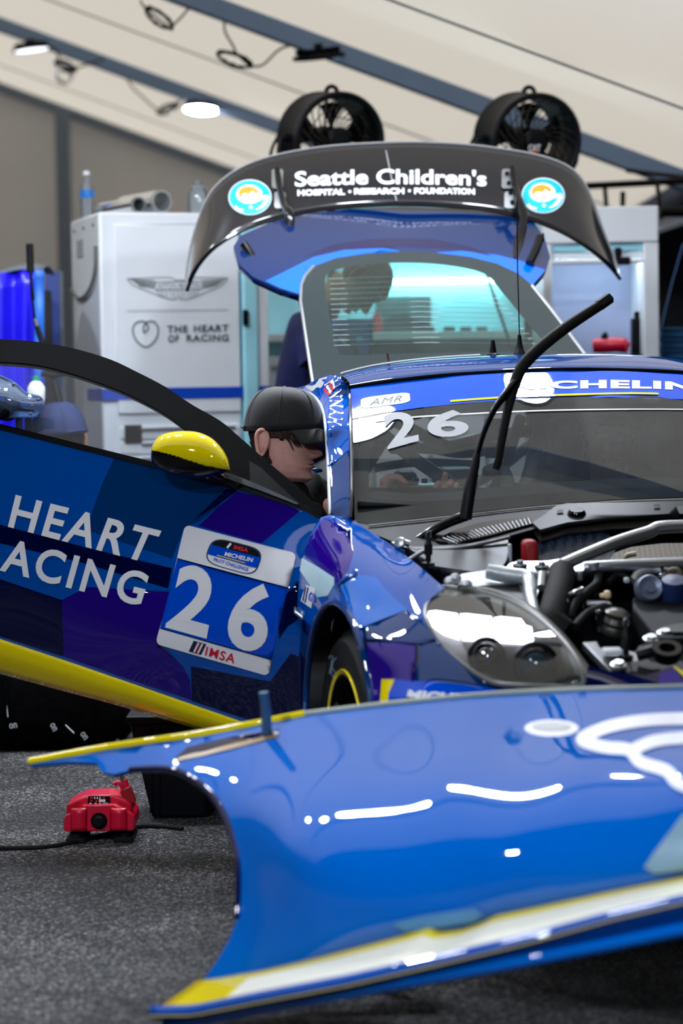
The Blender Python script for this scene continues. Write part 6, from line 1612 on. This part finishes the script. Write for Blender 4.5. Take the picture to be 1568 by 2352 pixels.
def head(root, o, fwd, up, H, skin_, hair, cap=None, sx=1.1, brim=True, neck=None, hairline=.62, ear_dx=0.0):
    T = head_frame(np.array(o, float), fwd, up)
    zs = np.r_[np.linspace(0, .7, 60), np.linspace(.72, 1, 14)]; ths = np.linspace(-math.pi, math.pi, 73)[:-1]
    V, F = [], []
    n = len(ths)
    for z in zs:
        for t in ths: V.append(T(*headpt(z, t, sx), H))
    for i in range(len(zs) - 1):
        for j in range(n): F.append((i * n + j, i * n + (j + 1) % n, (i + 1) * n + (j + 1) % n, (i + 1) * n + j))
    F.append(tuple(range(n))[::-1])
    if neck is not None:
        nv, nf = tubev([T(-.06, 0, .22, H), (T(-.06, 0, .08, H) * .5 + np.array(neck) * .5), neck], [.27 * H, .255 * H, .30 * H], 20); V, F = merge([(V, F), (nv, nf)])
    b = fixn(mk('head', V, F, skin_, root))
    # ears, eyes, mouth, brows
    for s in (-1, 1):
        P = [(-.10, .36), (-.075, .30), (-.04, .31), (.0, .40), (.015, .50), (-.02, .575), (-.085, .585), (-.125, .53), (-.12, .44)]
        ring = [T(x * sx - .02 + ear_dx, s * (.325 + .05 * (1 if x < -.06 else .3)), z, H) for x, z in P]
        tube('ear', ring, .022 * H, skin_, root, 7, closed=True, n=4)
        cc = T(-.06 + ear_dx, s * .325, .45, H)
        Vv = [cc] + [T(x * sx - .02 + ear_dx, s * (.33 + .02), z, H) for x, z in P]
        o_ = mk('ear', Vv, [(0, k, k % 9 + 1) for k in range(1, 10)], skin_, root); solid(o_, .02 * H, 0)
        e_ = T(.30 * sx, s * .15, .505, H)
        V2, F2 = lathev([(.055 * H * math.sin(a), -.055 * H * math.cos(a)) for a in np.linspace(0, math.pi, 9)], e_, fwd, 12); mk('eye', V2, F2, EYEW, root)
        V2, F2 = lathev([(0, .056 * H), (.022 * H, .053 * H)], e_, fwd, 10); mk('iris', V2, F2, EYED, root)
        tube('eyebrow', [T(*headpt(.585, s * a, sx, 1.015), H) for a in (.22, .4, .6, .8)], .012 * H, hair, root, 6, n=3)
    for zz, r_ in ((.225, .011), (.192, .013)):
        tube('lip', [T(*headpt(zz - .006 * abs(a) * 4, a, sx, 1.004), H) for a in np.linspace(-.42, .42, 9)], [r_ * H * q for q in (.2, .6, .9, 1, .9, 1, .9, .6, .2)], LIP, root, 6)
    # hair shell
    V, F, idx = [], [], {}
    zs2 = np.linspace(.16, 1, 40)
    def keep(z, t):
        a = abs(t)
        if a > 2.0: return z > .20
        if a > 1.62: return z > .50 - .0 * a
        if a > 1.15: return z > .44 + (1.62 - a) * .25
        return z > hairline + .06
    for i, z in enumerate(zs2):
        for j, t in enumerate(ths):
            kk = 1.055 + .02 * math.sin(j * 2.3 + i) + .01 * math.sin(j * 5.1 - i * 2)
            x, y, zz = headpt(z, t, sx, kk); V.append(T(x, y, zz + .02 * (z > .9), H))
    for i in range(len(zs2) - 1):
        for j in range(n):
            if keep(zs2[i], ths[j]) and keep(zs2[i], ths[(j + 1) % n]): F.append((i * n + j, i * n + (j + 1) % n, (i + 1) * n + (j + 1) % n, (i + 1) * n + j))
    used = sorted({i for f in F for i in f}); rm = {a: k for k, a in enumerate(used)}
    hr = mk('hair', [V[i] for i in used], [[rm[i] for i in f] for f in F], hair, root); solid(hr, .02 * H, -1)
    rnd = random.Random(3)
    for k in range(34):       # loose strands at the temple and nape
        s = -1 if k % 2 else 1
        if k < 18: a = s * rnd.uniform(1.2, 1.6); z0, z1 = rnd.uniform(.52, .6), rnd.uniform(.36, .46)
        else: a = s * rnd.uniform(2.1, 3.1); z0, z1 = rnd.uniform(.3, .45), rnd.uniform(.16, .24)
        P = [T(*headpt(z0 * (1 - q) + z1 * q, a - s * .25 * q * (k < 18), sx, 1.07 + .03 * math.sin(k + q * 3)), H) for q in (0, .35, .7, 1)]
        tube('hair_lock', P, [.012 * H, .011 * H, .008 * H, .003 * H], hair, hr, 5, n=2)
    if cap is not None:
        V, F = [], []
        m = 40; lv = np.linspace(0, 1, 14)
        for q in lv:
            for j in range(m):
                t = 2 * math.pi * j / m
                rx, ry = .50 * sx, .385
                zb = .60 + .05 * math.cos(t)
                k = math.cos(q * math.pi / 2) ** .62
                z = zb + (1.10 - zb) * math.sin(q * math.pi / 2) ** .95
                seam = 1 + .006 * math.cos(6 * t)
                V.append(T((-.02 + rx * math.cos(t) * k * seam * (1.0 if math.cos(t) > 0 else .98)), ry * math.sin(t) * k * seam, z, H))
        for i in range(len(lv) - 1):
            for j in range(m): F.append((i * m + j, i * m + (j + 1) % m, (i + 1) * m + (j + 1) % m, (i + 1) * m + j))
        cp = fixn(mk('cap', V, F, cap, root)); solid(cp, .012 * H, -1)
        lathe('cap_button', [(0, .012 * H), (.02 * H, .008 * H), (.026 * H, 0)], T(-.02, 0, 1.10, H), T(0, 0, 1, 1) - T(0, 0, 0, 1), cap, cp, 12)
        for k in range(6):
            t = math.pi / 6 + k * math.pi / 3
            P = []
            for q in np.linspace(.05, .98, 8):
                kq = math.cos(q * math.pi / 2) ** .62; zb = .60 + .05 * math.cos(t); z = zb + (1.10 - zb) * math.sin(q * math.pi / 2) ** .95
                P.append(T(-.02 + .505 * sx * math.cos(t) * kq, .39 * math.sin(t) * kq, z, H))
            tube('cap_seam', P, .005 * H, cap, cp, 5)
        G = []
        for q in np.linspace(0, 1, 7):
            row = []
            for a in np.linspace(-1.25, 1.25, 21):
                ext = .25 * q * math.cos(a * .9) ** .7
                row.append(T(-.02 + .50 * sx * math.cos(a) + ext, .385 * math.sin(a) * (1 + .06 * q), .60 + .05 * math.cos(a) - .008 - q * (.135 + .02 * (abs(a) / 1.25) ** 2), H))
            G.append(row)
        grid('cap_brim', G, cap, cp, .014 * H, out=T(0, 0, 5, H))
        P = [T(-.02 - .505 * sx * math.cos(a), .39 * math.sin(a), .60, H) for a in np.linspace(-.5, .5, 9)]
        tube('cap_strap', P, .022 * H, cap, cp, 6)
    return T

def px(L): return [tuple(W(p[0], p[1], p[2])) + tuple(p[3:]) for p in L]
def hand(root, wrist, palm, knuckles, mids, tips, thumb, skin_):
    N = [wrist + (.026, .02), palm + (.034, .018)]; E = [(0, 1)]
    for k, m_, t in zip(knuckles, mids, tips):
        b = len(N); N += [k + (.0125, .011), m_ + (.0098,), t + (.0075,)]; E += [(1, b), (b, b + 1), (b + 1, b + 2)]
    b = len(N); N += [thumb[0] + (.014,), thumb[1] + (.011,), thumb[2] + (.0085,)]; E += [(0, b), (b, b + 1), (b + 1, b + 2)]
    return skin('hand', px(N), E, skin_, root, 2)

# ---- man in the black cap leaning in beside the car
m1p = gp(500, 1850)
man1 = empty('person', (W(520, 1400, 6.68)[0], 6.72, 0), 'person in black cap and black shirt leaning in behind the open door', 'person')
hd1 = head(man1, W(644, 1104, 6.5), (1, -.10, -.08), (.08, 0, 1), .255, SKIN, HAIR, CAPB, sx=.93, ear_dx=-.13, neck=W(625, 1150, 6.6))
bl = px([(540, 1400, 6.72, .15, .13), (575, 1300, 6.66, .15, .12), (605, 1200, 6.62, .17, .12), (628, 1142, 6.6, .075), (655, 1160, 6.46, .072), (700, 1190, 6.36, .05), (745, 1180, 6.33, .042), (600, 1150, 6.8, .07), (660, 1190, 6.9, .05), (730, 1160, 6.75, .042), (690, 1140, 6.62, .10), (735, 1110, 6.7, .07)])
E = [(0, 1), (1, 2), (2, 3), (2, 4), (4, 5), (5, 6), (2, 7), (7, 8), (8, 9), (2, 10), (10, 11)]
skin('shirt', bl, E, SHIRTB, man1)
skin('forearm', px([(742, 1172, 6.36, .034), (800, 1150, 6.38, .032), (860, 1122, 6.40, .026)]), [(0, 1), (1, 2)], SKIN, man1)
skin('forearm', px([(728, 1162, 6.75, .036), (850, 1170, 6.62, .034), (985, 1150, 6.5, .027)]), [(0, 1), (1, 2)], SKIN, man1)
hand(man1, (862, 1122, 6.4), (884, 1112, 6.4), [(898, 1094, 6.38), (905, 1098, 6.4), (906, 1104, 6.42), (904, 1110, 6.44)], [(918, 1096, 6.37), (924, 1102, 6.39), (924, 1108, 6.41), (918, 1114, 6.43)], [(932, 1110, 6.37), (937, 1114, 6.39), (934, 1118, 6.41), (928, 1120, 6.43)], [(880, 1126, 6.38), (896, 1132, 6.37), (912, 1136, 6.37)], SKIN)
hand(man1, (985, 1148, 6.5), (1008, 1128, 6.48), [(1018, 1112, 6.46), (1030, 1114, 6.46), (1042, 1120, 6.46), (1050, 1128, 6.47)], [(1021, 1098, 6.45), (1036, 1104, 6.44), (1050, 1112, 6.44), (1058, 1122, 6.45)], [(1022, 1084, 6.44), (1030, 1118, 6.43), (1044, 1124, 6.43), (1054, 1132, 6.44)], [(998, 1130, 6.46), (1004, 1114, 6.45), (1010, 1104, 6.44)], SKIN)
def ground_leg(root, hip, knee, u, Y, mat, name='trouser_leg', r=(.09, .07, .05)):
    a = W(u, 1800, Y); foot = np.array([a[0], Y, .07])
    pts = [tuple(W(*hip)) + (r[0],), tuple(W(*knee)) + (r[1],), tuple(foot) + (r[2],)]
    return skin(name, pts, [(0, 1), (1, 2)], mat, root), foot
def shoe(root, foot, d, mat=BLACK, L=.29):
    d = np.array([d[0], d[1], 0.0]); d /= np.linalg.norm(d); s = np.cross(ZU, d)
    G = []
    for q in np.linspace(0, 1, 14):
        w = np.interp(q, [0, .06, .25, .5, .75, .92, 1], [.012, .034, .038, .04, .048, .036, .008]); h = np.interp(q, [0, .06, .25, .45, .7, .92, 1], [.04, .10, .11, .085, .06, .045, .02])
        c = np.array([foot[0], foot[1], 0]) + d * (q * L - .08)
        G.append([c + s * w * math.cos(a) + ZU * (h / 2 + h / 2 * math.sin(a) if True else 0) for a in np.linspace(0, 2 * math.pi, 17)])
    o = mk('shoe', *gridv(G), mat, root); fixn(o)
    G = [[np.array([foot[0], foot[1], 0]) + d * (q * L - .085) + s * np.interp(q, [0, .06, .5, .75, .92, 1], [.012, .037, .043, .051, .039, .008]) * e + ZU * z for e, z in ((-1, .0), (-1, .022), (1, .022), (1, 0.0))] for q in np.linspace(0, 1.03, 14)]
    mk('shoe_sole', *gridv(G), MATTB, root)
    return o
TROU = M('trousers_black', (6, 7, 10), .9, var=.2, bump=.3, bscale=25, spec=.1)
for hip, knee, u, Y, d in (((520, 1400, 6.74), (640, 1560, 6.6), 560, 6.78, (1, -.1)), ((545, 1400, 6.86), (500, 1600, 6.8), 430, 6.9, (1, -.2))):
    l_, f_ = ground_leg(man1, hip, knee, u, Y, TROU); shoe(man1, f_, d)

# ---- crouching person in the navy cap
man3 = empty('person', (W(120, 1300, 8.60)[0], 8.60, 0), 'crouching person in navy cap seen through the door window', 'person')
head(man3, W(150, 1085, 8.55), (-.62, .72, -.12), (-.1, 0, 1), .25, SKIN2, HAIRB, CAPN, sx=1.1, neck=W(160, 1120, 8.55))
skin('shirt', px([(150, 1450, 8.65, .17, .14), (150, 1330, 8.62, .17, .13), (155, 1200, 8.58, .19, .12), (158, 1120, 8.55, .075), (230, 1180, 8.55, .07), (270, 1300, 8.45, .055), (200, 1390, 8.35, .045), (70, 1180, 8.60, .07), (30, 1300, 8.50, .055), (70, 1400, 8.40, .045)]), [(0, 1), (1, 2), (2, 3), (2, 4), (4, 5), (5, 6), (2, 7), (7, 8), (8, 9)], SHIRTN, man3)
for hip, knee, u, Y, d in (((180, 1470, 8.62), (260, 1420, 8.25), 180, 8.48, (.75, -.9)), ((110, 1470, 8.62), (20, 1430, 8.25), 30, 8.45, (.15, -1))):
    l_, f_ = ground_leg(man3, hip, knee, u, Y, TROU, r=(.1, .08, .06)); shoe(man3, f_, d, BLACK, .3)

# ---- man behind the car, bent over the open boot
man2 = empty('person', (W(690, 1200, 9.45)[0], 9.45, 0), 'person in navy shirt bending behind the raised rear window', 'person')
head(man2, W(772, 668, 9.25), (.32, -.15, -.93), (.95, 0, .22), .25, SKIN2, HAIRB, None, sx=1.1, neck=W(735, 720, 9.3))
skin('shirt', px([(700, 1080, 9.5, .16, .14), (690, 950, 9.46, .16, .13), (700, 820, 9.4, .19, .13), (735, 725, 9.32, .08), (760, 770, 9.18, .085), (800, 850, 9.1, .06), (850, 900, 9.05, .045), (700, 760, 9.5, .08), (690, 850, 9.55, .06), (760, 930, 9.45, .05)]), [(0, 1), (1, 2), (2, 3), (2, 4), (4, 5), (5, 6), (2, 7), (7, 8), (8, 9)], SHIRTN, man2)
skin('hand', px([(850, 900, 9.05, .03), (872, 915, 9.03, .034, .02), (890, 918, 9.0, .011), (905, 925, 8.98, .009), (888, 926, 9.02, .011), (902, 935, 9.0, .009), (884, 932, 9.04, .011), (896, 943, 9.02, .009), (880, 936, 9.06, .01), (888, 946, 9.05, .008), (866, 900, 9.0, .012), (884, 902, 8.97, .01)]), [(0, 1), (1, 2), (2, 3), (1, 4), (4, 5), (1, 6), (6, 7), (1, 8), (8, 9), (0, 10), (10, 11)], SKIN2, man2)
G = [[W(u, v, 9.10 + .03 * math.sin((u - 760) / 100 * 3.1) + .0004 * (v - 720)) for u in np.linspace(768, 852, 10)] for v in np.linspace(735, 835, 10)]
grid('shirt_front', G, SHIRTP, man2, .02)
for u, v, w_, h_, m_ in ((785, 782, 18, 12, WHITE), (826, 778, 16, 10, M('logo_aqua', (60, 220, 235), .5)), (786, 804, 20, 8, WHITE)):
    pbox('shirt_logo', u - w_ / 2, v - h_ / 2, u + w_ / 2, v + h_ / 2, 9.095, .004, m_, man2, 0)
for hip, knee, u, Y in (((680, 1090, 9.5), (680, 1320, 9.45), 670, 9.5), ((725, 1090, 9.52), (735, 1320, 9.5), 740, 9.55)):
    l_, f_ = ground_leg(man2, hip, knee, u, Y, TROU); shoe(man2, f_, (.5, -1))

# ---- driver dimly visible behind the windscreen
man4 = empty('person', tuple(C(-1.35, -.38, .28)), 'person in dark suit seated behind the windscreen at right', 'person')
head(man4, W(1398, 1092, 7.02), (-.06, -1, .02), (0, 0, 1), .235, SKIN, HAIRB, None, sx=1.05, neck=W(1398, 1125, 7.1))
skin('race_suit', px([(1400, 1420, 7.12, .16, .12), (1400, 1300, 7.12, .16, .12), (1400, 1180, 7.12, .19, .11), (1399, 1122, 7.1, .075), (1300, 1170, 7.05, .07), (1270, 1260, 6.85, .055), (1330, 1260, 6.62, .045), (1495, 1170, 7.1, .07), (1525, 1260, 6.95, .055), (1470, 1260, 6.66, .045)]), [(0, 1), (1, 2), (2, 3), (2, 4), (4, 5), (5, 6), (2, 7), (7, 8), (8, 9)], SHIRTB, man4)
